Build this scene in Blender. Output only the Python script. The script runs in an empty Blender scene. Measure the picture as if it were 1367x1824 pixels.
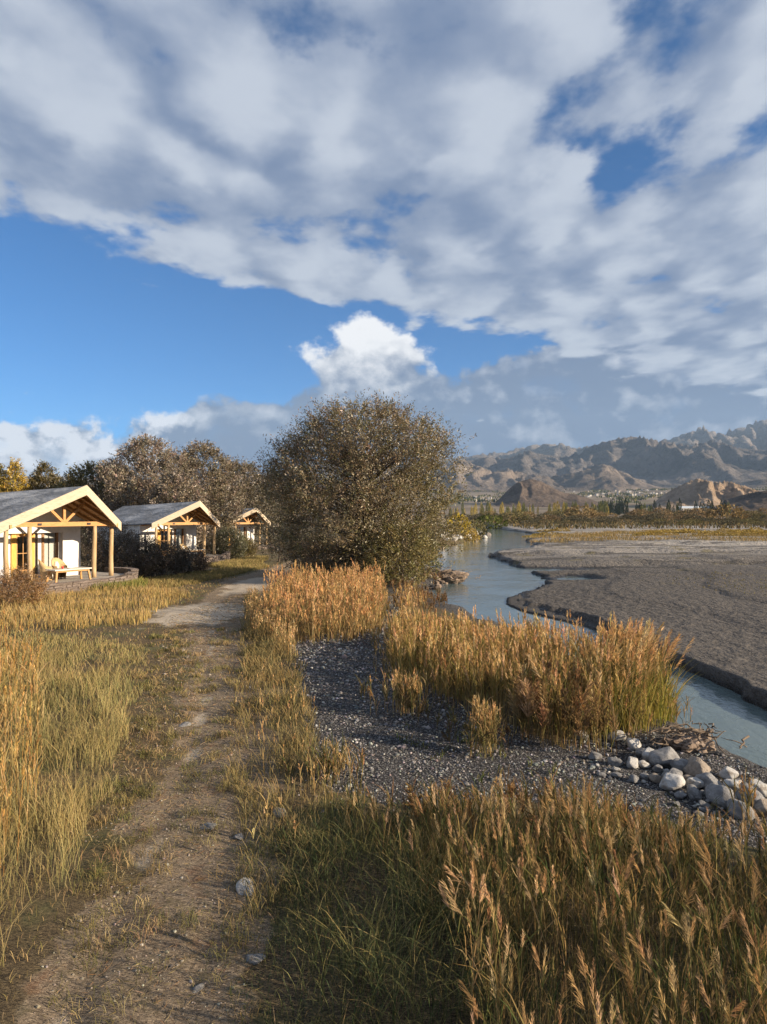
import bpy, bmesh, math, random
import numpy as np
from mathutils import Vector, Matrix

rng = np.random.default_rng(11)
random.seed(5)
SC = bpy.context.scene
COL = SC.collection
R = math.radians

# ------------------------------------------------------------------ camera
CAMZ = 3.4
FPX = 1216.0            # focal length in pixels of the 1824 px tall photograph
HORIZON = 915.0
cam_data = bpy.data.cameras.new('camera')
cam = bpy.data.objects.new('camera', cam_data)
COL.objects.link(cam)
cam.location = (0, 0, CAMZ)
cam.rotation_euler = (R(90), 0, 0)
cam_data.sensor_fit = 'AUTO'
cam_data.sensor_width = 36
cam_data.lens = 24
cam_data.shift_y = 3 / 1824
cam_data.clip_start = 0.1
cam_data.clip_end = 60000
SC.camera = cam

# ------------------------------------------------------------------ sun, sky, exposure
SUN_AZ = R(110)         # clockwise from straight ahead: from the right, a little behind
SUN_EL = R(19)
sun_dir = Vector((math.sin(SUN_AZ) * math.cos(SUN_EL), math.cos(SUN_AZ) * math.cos(SUN_EL), math.sin(SUN_EL)))
sd = bpy.data.lights.new('sun', 'SUN')
sd.energy = 5.0
sd.angle = R(0.5)
sd.color = (1.0, 0.82, 0.60)
sun = bpy.data.objects.new('sun', sd)
COL.objects.link(sun)
sun.rotation_euler = (-sun_dir).to_track_quat('-Z', 'Y').to_euler()

vs = SC.view_settings
vs.view_transform = 'Standard'
vs.look = 'None'
vs.gamma = 1
vs.exposure = 1.15
vs.use_curve_mapping = False
SC.cycles.max_bounces = 5
SC.cycles.diffuse_bounces = 2
SC.cycles.glossy_bounces = 2
SC.cycles.transmission_bounces = 3
SC.cycles.volume_bounces = 0
SC.cycles.caustics_reflective = False
SC.cycles.caustics_refractive = False
SC.cycles.use_denoising = True
SC.cycles.sample_clamp_indirect = 4


class NG:
    """small helper that writes node graphs as expressions"""
    def __init__(self, tree):
        self.t = tree

    def node(self, kind, **kw):
        n = self.t.nodes.new(kind)
        for k, v in kw.items():
            setattr(n, k, v)
        return n

    def put(self, sock, v):
        if isinstance(v, bpy.types.NodeSocket):
            self.t.links.new(v, sock)
        elif v is not None:
            if sock.type == 'RGBA' and len(v) == 3:
                v = (*v, 1)
            sock.default_value = v

    def m(self, op, a, b=None, c=None, clamp=False):
        n = self.node('ShaderNodeMath', operation=op, use_clamp=clamp)
        for i, v in enumerate((a, b, c)):
            if v is not None:
                self.put(n.inputs[i], v)
        return n.outputs[0]

    def ss(self, v, a, b, lo=0.0, hi=1.0):
        n = self.node('ShaderNodeMapRange', interpolation_type='SMOOTHSTEP')
        for i, x in enumerate((v, a, b, lo, hi)):
            self.put(n.inputs[i], x)
        return n.outputs[0]

    def lin(self, v, a, b, lo=0.0, hi=1.0):
        n = self.node('ShaderNodeMapRange')
        for i, x in enumerate((v, a, b, lo, hi)):
            self.put(n.inputs[i], x)
        return n.outputs[0]

    def xyz(self, x, y, z=0.0):
        n = self.node('ShaderNodeCombineXYZ')
        for i, v in enumerate((x, y, z)):
            self.put(n.inputs[i], v)
        return n.outputs[0]

    def sep(self, v):
        n = self.node('ShaderNodeSeparateXYZ')
        self.put(n.inputs[0], v)
        return n.outputs

    def noise(self, vec, scale, detail=4, rough=0.5, dist=0.0, kind='FBM'):
        n = self.node('ShaderNodeTexNoise')
        n.noise_dimensions = '3D'
        n.noise_type = kind
        n.normalize = True
        self.put(n.inputs['Vector'], vec)
        self.put(n.inputs['Scale'], scale)
        n.inputs['Detail'].default_value = detail
        n.inputs['Roughness'].default_value = rough
        n.inputs['Distortion'].default_value = dist
        return n.outputs[0]

    def voro(self, vec, scale, feature='F1', out=0, rand=1.0):
        n = self.node('ShaderNodeTexVoronoi', feature=feature)
        self.put(n.inputs['Vector'], vec)
        self.put(n.inputs['Scale'], scale)
        n.inputs['Randomness'].default_value = rand
        return n.outputs[out]

    def mix(self, f, a, b, blend='MIX'):
        n = self.node('ShaderNodeMix', data_type='RGBA', blend_type=blend)
        self.put(n.inputs[0], f)
        self.put(n.inputs[6], a)
        self.put(n.inputs[7], b)
        return n.outputs[2]

    def vadd(self, a, b):
        n = self.node('ShaderNodeVectorMath', operation='ADD')
        self.put(n.inputs[0], a)
        self.put(n.inputs[1], b)
        return n.outputs[0]

    def vmul(self, a, b):
        n = self.node('ShaderNodeVectorMath', operation='MULTIPLY')
        self.put(n.inputs[0], a)
        self.put(n.inputs[1], b)
        return n.outputs[0]

    def curve(self, v, pts):
        n = self.node('ShaderNodeFloatCurve')
        c = n.mapping.curves[0]
        while len(c.points) < len(pts):
            c.points.new(0.5, 0.5)
        for p, (x, y) in zip(c.points, pts):
            p.location = (x, y)
            p.handle_type = 'AUTO'
        n.mapping.update()
        self.put(n.inputs['Value'], v)
        return n.outputs[0]

    def geo(self, what='Position'):
        return self.node('ShaderNodeNewGeometry').outputs[what]

    def attr(self, name, out='Color'):
        return self.node('ShaderNodeAttribute', attribute_name=name).outputs[out]


def build_world():
    w = bpy.data.worlds.new('World')
    SC.world = w
    w.use_nodes = True
    t = w.node_tree
    t.nodes.clear()
    g = NG(t)
    S = 0.1
    k = 0.475 / S
    sky = g.node('ShaderNodeTexSky', sky_type='NISHITA')
    sky.sun_disc = False
    sky.sun_elevation = SUN_EL
    sky.sun_rotation = SUN_AZ
    sky.altitude = 3300
    sky.air_density = 1.0
    sky.dust_density = 0.4
    sky.ozone_density = 2.0
    d = g.node('ShaderNodeTexCoord').outputs['Generated']
    x, y, z = g.sep(d)
    clear = g.mix(1.0, sky.outputs[0], (0.118, 0.455, 0.69), 'MULTIPLY')
    up = g.m('MAXIMUM', z, 0.0)
    # ---- high broken deck, seen on a plane overhead
    zc = g.m('ADD', up, 0.06)
    P = g.xyz(g.m('DIVIDE', x, zc), g.m('DIVIDE', y, zc), 0.0)
    px, py, _ = g.sep(P)
    # deck edge: a straight cloud front running away to the right
    front = g.m('SUBTRACT', g.m('ADD', g.m('MULTIPLY', px, 0.62), 2.86), py)
    Q = g.vadd(g.vmul(P, (1.5, 1.15, 1.0)), (6.3, 0.2, 7.0))
    n1 = g.noise(Q, 1.75, 7, 0.5, 0.15)
    n2 = g.noise(g.vadd(Q, (5.3, 2.1, 3.0)), 4.6, 8, 0.58, 0.1)
    n1s = g.noise(g.vadd(Q, (0.16, -0.08, 0.0)), 1.75, 4, 0.5, 0.15)
    # rounded cells of the broken deck
    wq = g.node('ShaderNodeTexNoise')
    g.put(wq.inputs['Vector'], Q)
    wq.inputs['Scale'].default_value = 3.2
    wq.inputs['Detail'].default_value = 5
    warp = g.vmul(g.vadd(wq.outputs['Color'], (-0.5, -0.5, -0.5)), (0.55, 0.55, 0.0))

    def cells(off):
        v = g.node('ShaderNodeTexVoronoi', feature='SMOOTH_F1')
        v.voronoi_dimensions = '2D'
        g.put(v.inputs['Vector'], g.vadd(g.vadd(Q, warp), off))
        v.inputs['Scale'].default_value = 2.3
        v.inputs['Smoothness'].default_value = 0.6
        return g.m('SUBTRACT', 0.95, v.outputs['Distance'])
    puff, puff_s = cells((0, 0, 0)), cells((0.13, -0.05, 0))
    dens = g.m('ADD', g.m('ADD', g.m('MULTIPLY', n1, 0.56), g.m('MULTIPLY', n2, 0.26)), g.m('MULTIPLY', puff, 0.18))
    bias = g.ss(front, -0.35, 0.55, -0.36, 0.0)
    thin = g.ss(front, 0.8, 1.9, 0.12, 0.008)          # the deck is closed near its front, broken overhead
    dens = g.m('ADD', g.m('ADD', dens, bias), thin)
    a_deck = g.ss(dens, 0.428, 0.525)
    relief = g.m('ADD', g.m('MULTIPLY', g.m('SUBTRACT', n1, n1s), 1.9), g.m('MULTIPLY', g.m('SUBTRACT', puff, puff_s), 1.1))
    soft = g.m('ADD', g.m('MULTIPLY', g.m('SUBTRACT', n2, 0.5), 0.5), g.m('MULTIPLY', g.m('SUBTRACT', puff, 0.55), 0.5))
    lum = g.ss(g.m('ADD', g.m('ADD', relief, soft), 0.56), -0.15, 1.15)
    deckcol = g.mix(lum, (0.165 * k, 0.23 * k, 0.37 * k), (0.53 * k, 0.58 * k, 0.67 * k))
    # ---- low cumulus banks round the horizon (azimuth, tangent of elevation)
    az = g.m('ARCTAN2', x, y)
    hor = g.m('SQRT', g.m('ADD', g.m('MULTIPLY', x, x), g.m('MULTIPLY', y, y)))
    el = g.m('DIVIDE', up, g.m('MAXIMUM', hor, 0.02))
    B = g.xyz(az, g.m('MULTIPLY', el, 1.25), 0.3)
    billow = g.noise(B, 10.0, 8, 0.58, 0.15)
    billow2 = g.noise(g.vadd(B, (2.2, 4.1, 1.0)), 14, 7, 0.55)
    lit = g.noise(g.vadd(B, (0.016, 0.016, 0.0)), 10.0, 6, 0.58, 0.15)
    top = g.curve(g.lin(az, -math.pi, math.pi), [
        (0.0, 0.13), (0.25, 0.12), (0.36, 0.15), (0.405, 0.152), (0.425, 0.150), (0.445, 0.122),
        (0.457, 0.155), (0.475, 0.185), (0.50, 0.195), (0.515, 0.19), (0.528, 0.225), (0.555, 0.27), (0.6, 0.27), (0.75, 0.16), (1.0, 0.13)])
    edge = g.m('SUBTRACT', g.m('ADD', top, g.m('MULTIPLY', g.m('SUBTRACT', billow, 0.5), 0.20)), el)
    a_bank = g.ss(edge, 0.0, 0.022)
    a_bank = g.m('MULTIPLY', a_bank, g.ss(billow2, 0.30, 0.47, 0.88, 1.0))
    sunny = g.m('MULTIPLY', g.m('SUBTRACT', billow, lit), g.ss(az, -0.22, -0.34, 2.0, 9.0))
    west = g.ss(az, -0.24, -0.34)                    # sunlit heap at the left, shaded bank to the right
    whiteness = g.m('ADD', g.m('ADD', g.m('MULTIPLY', west, 0.92), sunny),
                    g.m('MULTIPLY', g.ss(billow2, 0.52, 0.70), 0.25))
    low = g.ss(el, 0.03, 0.11)
    whiteness = g.m('MULTIPLY', whiteness, g.m('ADD', g.m('MULTIPLY', low, 0.75), 0.25), clamp=True)
    bankcol = g.mix(whiteness, (0.15 * k, 0.215 * k, 0.345 * k), (0.83 * k, 0.86 * k, 0.92 * k))
    # ---- one bright cumulus tower ahead
    tx = g.m('DIVIDE', g.m('ADD', az, 0.014), 0.096)
    ty = g.m('SUBTRACT', el, 0.215)
    ty = g.m('DIVIDE', ty, g.ss(ty, -0.01, 0.01, 0.13, 0.080))
    rr = g.m('SQRT', g.m('ADD', g.m('MULTIPLY', tx, tx), g.m('MULTIPLY', ty, ty)))
    tw = g.m('ADD', g.m('SUBTRACT', 1.0, rr), g.m('MULTIPLY', g.m('SUBTRACT', billow2, 0.5), 1.8))
    a_tow = g.ss(tw, 0.0, 0.24)
    tl = g.m('ADD', g.ss(g.m('ADD', el, g.m('MULTIPLY', g.m('SUBTRACT', billow2, 0.5), 0.20)), 0.180, 0.248), g.m('MULTIPLY', sunny, 0.5), clamp=True)
    towcol = g.mix(tl, (0.165 * k, 0.23 * k, 0.36 * k), (0.95 * k, 0.95 * k, 0.96 * k))
    c = g.mix(a_tow, clear, towcol)
    c = g.mix(a_bank, c, bankcol)
    c = g.mix(a_deck, c, deckcol)
    # below the horizon: plain dim ground colour
    c = g.mix(g.ss(z, -0.02, 0.0), (0.10 * k, 0.10 * k, 0.11 * k), c)
    bg = g.node('ShaderNodeBackground')
    bg.inputs['Strength'].default_value = S
    g.put(bg.inputs['Color'], c)
    out = g.node('ShaderNodeOutputWorld')
    t.links.new(bg.outputs[0], out.inputs['Surface'])
    w.cycles.sampling_method = 'MANUAL'
    w.cycles.sample_map_resolution = 512


build_world()


# ------------------------------------------------------------------ numeric helpers
def px_at(px, py, z=0.0):
    """the point of the level z whose place in the photograph is (px, py)"""
    d = (CAMZ - z) * FPX / (py - HORIZON)
    return ((px - 683.5) / FPX * d, d)


_perm = np.random.default_rng(3).permutation(512)
_perm = np.concatenate([_perm, _perm, _perm])
_ga = np.random.default_rng(4).uniform(0, 2 * np.pi, 512)
_gx, _gy = np.cos(_ga), np.sin(_ga)


def perlin(x, y, seed=0):
    x = np.asarray(x, float) + seed * 17.31
    y = np.asarray(y, float) + seed * 9.77
    xi = np.floor(x).astype(np.int64)
    yi = np.floor(y).astype(np.int64)
    xf, yf = x - xi, y - yi
    u = xf * xf * xf * (xf * (xf * 6 - 15) + 10)
    v = yf * yf * yf * (yf * (yf * 6 - 15) + 10)

    def gr(ix, iy, dx, dy):
        h = _perm[_perm[ix & 511] + (iy & 511)]
        return _gx[h] * dx + _gy[h] * dy
    a = gr(xi, yi, xf, yf)
    b = gr(xi + 1, yi, xf - 1, yf)
    c = gr(xi, yi + 1, xf, yf - 1)
    e = gr(xi + 1, yi + 1, xf - 1, yf - 1)
    return (a + (b - a) * u) * (1 - v) + (c + (e - c) * u) * v


def fbm(x, y, octaves=5, seed=0, gain=0.5):
    s = 0
    a = 1.0
    for i in range(octaves):
        s = s + a * perlin(x, y, seed + i)
        x, y = np.asarray(x) * 2.03, np.asarray(y) * 2.03
        a *= gain
    return s


def ridged(x, y, octaves=6, seed=0, gain=0.5):
    s = 0
    a = 1.0
    w = 1.0
    tot = 0
    for i in range(octaves):
        r = (1 - np.abs(perlin(x, y, seed + i)) * 1.6)
        r = np.clip(r, 0, 1) ** 2
        s = s + a * r * w
        w = np.clip(r * 1.5, 0, 1)
        tot += a
        x, y = np.asarray(x) * 2.07, np.asarray(y) * 2.07
        a *= gain
    return s / tot


def sstep(v, a, b):
    t = np.clip((v - a) / (b - a), 0, 1)
    return t * t * (3 - 2 * t)


def in_poly(x, y, poly):
    poly = np.asarray(poly)
    r = np.zeros(x.shape, bool)
    n = len(poly)
    for i in range(n):
        x0, y0 = poly[i]
        x1, y1 = poly[(i + 1) % n]
        if y0 == y1:
            continue
        c = ((y0 > y) != (y1 > y)) & (x < (x1 - x0) * (y - y0) / (y1 - y0) + x0)
        r ^= c
    return r


def mesh_np(name, V, faces, mats=(), col=None, smooth=False, midx=None, attrs=None):
    """a mesh from arrays; faces is a list of (n,k) index arrays"""
    me = bpy.data.meshes.new(name)
    V = np.asarray(V, np.float32)
    faces = [np.asarray(f, np.int32) for f in faces if len(f)]
    nl = sum(f.size for f in faces)
    npoly = sum(len(f) for f in faces)
    me.vertices.add(len(V))
    me.vertices.foreach_set('co', V.ravel())
    me.loops.add(nl)
    me.loops.foreach_set('vertex_index', np.concatenate([f.ravel() for f in faces]))
    me.polygons.add(npoly)
    starts = []
    s = 0
    for f in faces:
        starts.append(s + np.arange(len(f)) * f.shape[1])
        s += f.size
    me.polygons.foreach_set('loop_start', np.concatenate(starts).astype(np.int32))
    if midx is not None:
        me.polygons.foreach_set('material_index', np.asarray(midx, np.int32))
    if smooth:
        me.polygons.foreach_set('use_smooth', np.ones(npoly, bool))
    else:
        me.polygons.foreach_set('use_smooth', np.zeros(npoly, bool))
    me.update(calc_edges=True)
    if col is not None:
        c = np.ones((len(V), 4), np.float32)
        c[:, :3] = col
        a = me.color_attributes.new('Col', 'FLOAT_COLOR', 'POINT')
        a.data.foreach_set('color', c.ravel())
    for nm, val in (attrs or {}).items():
        a = me.attributes.new(nm, 'FLOAT', 'POINT')
        a.data.foreach_set('value', np.asarray(val, np.float32))
    for m in mats:
        me.materials.append(m)
    return me


def link(name, me, parent=None, loc=None, rotz=None):
    o = bpy.data.objects.new(name, me)
    COL.objects.link(o)
    if parent is not None:
        o.parent = parent
    if loc is not None:
        o.location = loc
    if rotz is not None:
        o.rotation_euler = (0, 0, rotz)
    return o


def tag(o, label=None, cat=None, group=None, kind=None):
    if label:
        o['label'] = label
    if cat:
        o['category'] = cat
    if group:
        o['group'] = group
    if kind:
        o['kind'] = kind
    return o


def thing(name, label, cat, loc=(0, 0, 0), rotz=0.0, group=None):
    o = link(name, None, None, loc, rotz)
    o.empty_display_size = 0.3
    return tag(o, label, cat, group)


def copy_thing(root):
    r = root.copy()
    COL.objects.link(r)
    for ch in root.children:
        c = ch.copy()
        COL.objects.link(c)
        c.parent = r
        for gch in ch.children:
            d = gch.copy()
            COL.objects.link(d)
            d.parent = c
    return r


class MB:
    """collects shapes into one mesh"""
    def __init__(self):
        self.V, self.Q, self.T, self.n = [], [], [], 0
        self.C = []

    def add(self, V, quads=None, tris=None, col=None):
        V = np.asarray(V, float).reshape(-1, 3)
        if quads is not None and len(quads):
            self.Q.append(np.asarray(quads, int).reshape(-1, 4) + self.n)
        if tris is not None and len(tris):
            self.T.append(np.asarray(tris, int).reshape(-1, 3) + self.n)
        self.V.append(V)
        c = np.zeros((len(V), 3))
        c[:] = (0.5, 0.5, 0.5) if col is None else col
        self.C.append(c)
        self.n += len(V)
        return self

    def hexa(self, P, col=None):
        """eight corners: bottom ring then top ring"""
        return self.add(P, [(3, 2, 1, 0), (4, 5, 6, 7), (0, 1, 5, 4), (1, 2, 6, 5), (2, 3, 7, 6), (3, 0, 4, 7)], col=col)

    def box(self, x0, x1, y0, y1, z0, z1, col=None):
        return self.hexa([(x0, y0, z0), (x1, y0, z0), (x1, y1, z0), (x0, y1, z0),
                          (x0, y0, z1), (x1, y0, z1), (x1, y1, z1), (x0, y1, z1)], col)

    def beam(self, p0, p1, w, h, side=None, col=None):
        p0, p1 = Vector(p0), Vector(p1)
        d = (p1 - p0).normalized()
        s = Vector(side) if side is not None else d.cross(Vector((0, 0, 1)))
        if s.length < 1e-4:
            s = Vector((1, 0, 0))
        s = (s - d * s.dot(d)).normalized()
        u = s.cross(d).normalized()
        P = []
        for p in (p0, p1):
            for a, b in ((-1, -1), (1, -1), (1, 1), (-1, 1)):
                P.append(p + s * (a * w / 2) + u * (b * h / 2))
        return self.hexa(P, col)

    def tube(self, pts, rad, n=6, col=None, cap=True):
        pts = np.asarray(pts, float)
        rad = np.broadcast_to(np.asarray(rad, float), (len(pts),))
        d = np.gradient(pts, axis=0)
        d /= np.linalg.norm(d, axis=1)[:, None] + 1e-9
        ref = np.array([0.0, 0.0, 1.0]) if abs(d[0][2]) < 0.9 else np.array([1.0, 0.0, 0.0])
        s = np.cross(d, ref)
        s /= np.linalg.norm(s, axis=1)[:, None] + 1e-9
        u = np.cross(s, d)
        a = np.arange(n) / n * 2 * np.pi
        ring = pts[:, None, :] + rad[:, None, None] * (np.cos(a)[None, :, None] * s[:, None, :] + np.sin(a)[None, :, None] * u[:, None, :])
        V = ring.reshape(-1, 3)
        q = []
        for i in range(len(pts) - 1):
            for j in range(n):
                jj = (j + 1) % n
                q.append((i * n + j, i * n + jj, (i + 1) * n + jj, (i + 1) * n + j))
        t = []
        if cap:
            V = np.vstack([V, pts[0], pts[-1]])
            b = len(pts) * n
            for j in range(n):
                jj = (j + 1) % n
                t.append((b, jj, j))
                t.append((b + 1, (len(pts) - 1) * n + j, (len(pts) - 1) * n + jj))
        return self.add(V, q, t, col)

    def mesh(self, name, mats, smooth=False, usecol=False):
        f = []
        if self.Q:
            f.append(np.concatenate(self.Q))
        if self.T:
            f.append(np.concatenate(self.T))
        return mesh_np(name, np.concatenate(self.V), f, mats if isinstance(mats, (list, tuple)) else [mats],
                       np.concatenate(self.C) if usecol else None, smooth)

    def build(self, name, mat, parent=None, loc=None, rotz=None, smooth=False, usecol=False):
        return link(name, self.mesh(name, mat, smooth, usecol), parent, loc, rotz)


# ------------------------------------------------------------------ materials
def new_mat(name):
    m = bpy.data.materials.new(name)
    m.use_nodes = True
    m.node_tree.nodes.clear()
    return m, NG(m.node_tree)


def principled(g, color, rough=0.8, spec=0.3, bump=None, bump_d=0.02, normal=None, **kw):
    p = g.node('ShaderNodeBsdfPrincipled')
    g.put(p.inputs['Base Color'], color)
    g.put(p.inputs['Roughness'], rough)
    g.put(p.inputs['Specular IOR Level'], spec)
    for k, v in kw.items():
        g.put(p.inputs[k], v)
    if bump is not None:
        b = g.node('ShaderNodeBump')
        b.inputs['Distance'].default_value = bump_d
        b.inputs['Strength'].default_value = 1.0
        g.put(b.inputs['Height'], bump)
        g.t.links.new(b.outputs[0], p.inputs['Normal'])
    o = g.node('ShaderNodeOutputMaterial')
    g.t.links.new(p.outputs[0], o.inputs['Surface'])
    return p


def mat_noise(name, c1, c2, scale=4, rough=0.8, spec=0.3, stretch=(1, 1, 1), bump=0.0, detail=5, c3=None, s3=1.3, **kw):
    m, g = new_mat(name)
    v = g.vmul(g.node('ShaderNodeTexCoord').outputs['Object'], stretch)
    n = g.noise(v, scale, detail, 0.6)
    c = g.mix(g.ss(n, 0.3, 0.7), c1, c2)
    if c3 is not None:
        c = g.mix(g.ss(g.noise(v, s3, 4, 0.6), 0.48, 0.68), c, c3)
    principled(g, c, rough, spec, g.noise(v, scale * 3, 4, 0.6) if bump else None, bump, **kw)
    return m


def mat_leaf(name, trans=0.35, vary=0.25, scale=3.0, gloss=0.0):
    """foliage: the colour of each blade or leaf is its own vertex colour"""
    m, g = new_mat(name)
    c = g.mix(1.0, g.attr('Col'), (1.02, 1.0, 0.97), 'MULTIPLY')
    if vary:
        n = g.noise(g.geo(), scale, 2, 0.5)
        c = g.mix(1.0, c, g.xyz(*[g.lin(n, 0.25, 0.75, 1 - vary, 1 + vary)] * 3), 'MULTIPLY')
    d = g.node('ShaderNodeBsdfDiffuse')
    g.put(d.inputs[0], c)
    tr = g.node('ShaderNodeBsdfTranslucent')
    g.put(tr.inputs[0], c)
    ms = g.node('ShaderNodeMixShader')
    ms.inputs[0].default_value = trans
    g.t.links.new(d.outputs[0], ms.inputs[1])
    g.t.links.new(tr.outputs[0], ms.inputs[2])
    last = ms.outputs[0]
    if gloss:
        gl = g.node('ShaderNodeBsdfGlossy')
        gl.inputs['Roughness'].default_value = 0.45
        m2 = g.node('ShaderNodeMixShader')
        m2.inputs[0].default_value = gloss
        g.t.links.new(last, m2.inputs[1])
        g.t.links.new(gl.outputs[0], m2.inputs[2])
        last = m2.outputs[0]
    o = g.node('ShaderNodeOutputMaterial')
    g.t.links.new(last, o.inputs['Surface'])
    return m


# ------------------------------------------------------------------ the lie of the land
WATER_Z = -1.0
BAR_Z = -0.66


def shore(pts, z):
    a = np.array([px_at(px, py, z) for px, py in pts])
    return a[:, 0], a[:, 1]


_lx, _ly = shore([(1500, 1480), (1367, 1395), (1290, 1350), (1225, 1310), (1150, 1255), (1000, 1180), (850, 1112), (790, 1090),
                  (765, 1062), (800, 1046), (800, 1032), (785, 1015), (772, 1000), (800, 977), (830, 968), (868, 958), (842, 950), (830, 945), (850, 938)], WATER_Z)
_lx = np.concatenate([[9.5, 8.0], _lx, [40, 60]])
_ly = np.concatenate([[-40, 3], _ly, [300, 420]])
_rx, _ry = shore([(1367, 1238), (1300, 1203), (1200, 1163), (1100, 1118), (1050, 1095), (1000, 1080), (950, 1068), (936, 1058), (940, 1048),
                  (975, 1033), (972, 1022), (945, 1010), (900, 993), (874, 985), (905, 976), (962, 971), (950, 965), (935, 960), (985, 952), (935, 946), (905, 942)], BAR_Z)
_rx = np.concatenate([[11.5, 9.6], _rx, [40, 60]])
_ry = np.concatenate([[-40, 8], _ry, [300, 420]])
_mx = np.array([8.4, 7.9, 7.2, 6.2, 5.8, 6.3, 6.9, 7.8])
_my = np.array([24, 26, 28, 30.5, 33, 35.5, 36.5, 38.5])


def left_shore(y):
    return np.interp(y, _ly, _lx)


def right_shore(y):
    return np.interp(y, _ry, _rx)


def fan(r):
    """the valley floor rises as an alluvial fan towards the mountains"""
    return 86 * np.clip((r - 1400) / 2100, 0, None) ** 1.15


_py = [0, 4.5, 6.4, 8.5, 13, 20, 28, 36, 44, 60, 80]
_pxc = [-1.75, -1.72, -1.85, -2.05, -2.95, -4.6, -6.0, -7.0, -6.4, -5.6, -5.2]


def land_left(x, y):
    z = -0.010 * np.clip(y - 24, 0, 50) * sstep(8 - x, 0, 6)
    pc = np.interp(y, _py, _pxc)
    for off in (-0.42, 0.40):        # two worn wheel ruts
        z = z - 0.045 * np.exp(-((x - pc - off * np.interp(y, [4, 30], [1, 1.5])) / 0.17) ** 2) * (0.6 + 0.8 * fbm(x * 0.9, y * 0.5, 2, 24))
    z = z + 0.06 * fbm(x * 0.35, y * 0.35, 4, 21) + 0.018 * fbm(x * 2.2, y * 2.2, 3, 25)
    return z


def land_bar(x, y):
    r = np.hypot(x, y)
    w = x + 2.0 * fbm(x * 0.12, y * 0.05, 3, 31)
    dr = w - right_shore(y)
    z = BAR_Z + 0.05 * fbm(x * 0.5, y * 0.25, 4, 32)
    rip = np.clip(1.2 - r / 110, 0.15, 1)
    z = z + 0.035 * rip * fbm(x * 2.3, y * 1.5, 4, 33) * np.where(r < 160, 1, 0)
    # low terraces left by falling water
    for off, hgt, sd_ in ((4.6, 0.08, 41), (10.5, 0.10, 43), (19, 0.14, 47)):
        z = z + hgt * (sstep(dr + 1.6 * fbm(x * 0.10, y * 0.06, 3, sd_), off - 0.2, off + 0.2) - 0.75 * sstep(dr + 1.6 * fbm(x * .10, y * .06, 3, sd_), off + 0.6, off + 6))
    for y0, up, sd_ in ((56, 0.16, 44), (66, 0.26, 45), (84, 0.24, 46), (104, 0.2, 48)):     # low scarps facing downstream
        z = z + up * (sstep(y - 0.12 * (x - 11) + 3.0 * fbm(x * 0.09, y * 0.03, 4, sd_), y0 - 0.4, y0 + 0.4) - 0.9 * sstep(y, y0 + 3, y0 + 18))
    qx, qy = px_at(1032, 1024, -0.7)
    pool = np.hypot((x - qx - 0.1 * (y - qy)) / 1.5, (y - qy) / 2.6) + 0.35 * fbm(x * 0.8, y * 0.6, 3, 49)
    z = z - 0.42 * sstep(pool, 1.1, 0.5)
    z = z - 0.16 * sstep(y, 24, 34) * (1 - sstep(dr, 0.5, 5))          # the cut bank gets lower upstream
    ch = fbm(x * 0.045 + 3, y * 0.17, 4, 68)
    z = z - 0.34 * sstep(ch, 0.16, 0.34) * sstep(y, 42, 52) * sstep(y, 118, 95)      # shallow side channels
    return z + 0.55 * sstep(r, 120, 260)


def ground_h(x, y):
    x = np.asarray(x, float)
    y = np.asarray(y, float)
    r = np.hypot(x, y)
    xl = left_shore(y) + 0.35 * fbm(x * 0.7 + 3, y * 0.7, 4, 51) * np.clip(y / 12, .4, 3)
    xr = right_shore(y) + 0.22 * fbm(x * 0.9 + 9, y * 0.9, 4, 52) * np.clip(y / 14, .4, 4) + 0.10 * fbm(x * 3.5, y * 3.5, 3, 54) * np.clip(y / 20, .6, 3)
    bw = 1.5 + 0.02 * np.clip(y, 0, 100)
    dl = xl - x
    zl = -1.5 + (land_left(x, y) + 1.5) * sstep(dl, -0.9, bw)
    dr = x - xr
    zr = -1.5 + (land_bar(x, y) + 1.5) * sstep(dr, -0.16, 0.02)
    # wet mud shelf below the cut bank
    xm = np.interp(y, _my, _mx) + 0.12 * fbm(x * 1.5, y * 1.5, 3, 57)
    shelf = np.where((y > 24) & (y < 38.5), -1.5 + 0.56 * sstep(x - xm, -0.3, 0.15) + 0.03 * fbm(x * 3, y * 3, 3, 58), -9)
    z = np.maximum(np.maximum(zl, zr), shelf)
    plain = 0.25 * fbm(x * 0.02, y * 0.02, 4, 61) + 0.1
    far = sstep(r + 30 * fbm(x * .01, y * .01, 2, 63), 225, 300)
    z = z * (1 - far) + plain * far
    amp = np.clip((r - 900) / 3000, 0, 1)
    return z + fan(r) + 14 * amp * fbm(x * 0.0012, y * 0.0012, 3, 65)


def fan_grid(a0, a1, na, r0, r1, nr, apex=(0.0, 0.0), rows=None):
    A = np.linspace(a0, a1, na)
    RR = r0 * (r1 / r0) ** np.linspace(0, 1, nr) if rows is None else rows
    nr = len(RR)
    rr, aa = np.meshgrid(RR, A, indexing='ij')
    X = apex[0] + rr * np.sin(aa)
    Y = apex[1] + rr * np.cos(aa)
    i = np.arange(nr - 1)[:, None] * na + np.arange(na - 1)[None, :]
    F = np.stack([i, i + 1, i + na + 1, i + na], -1).reshape(-1, 4)[:, ::-1]
    return X, Y, F


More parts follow.
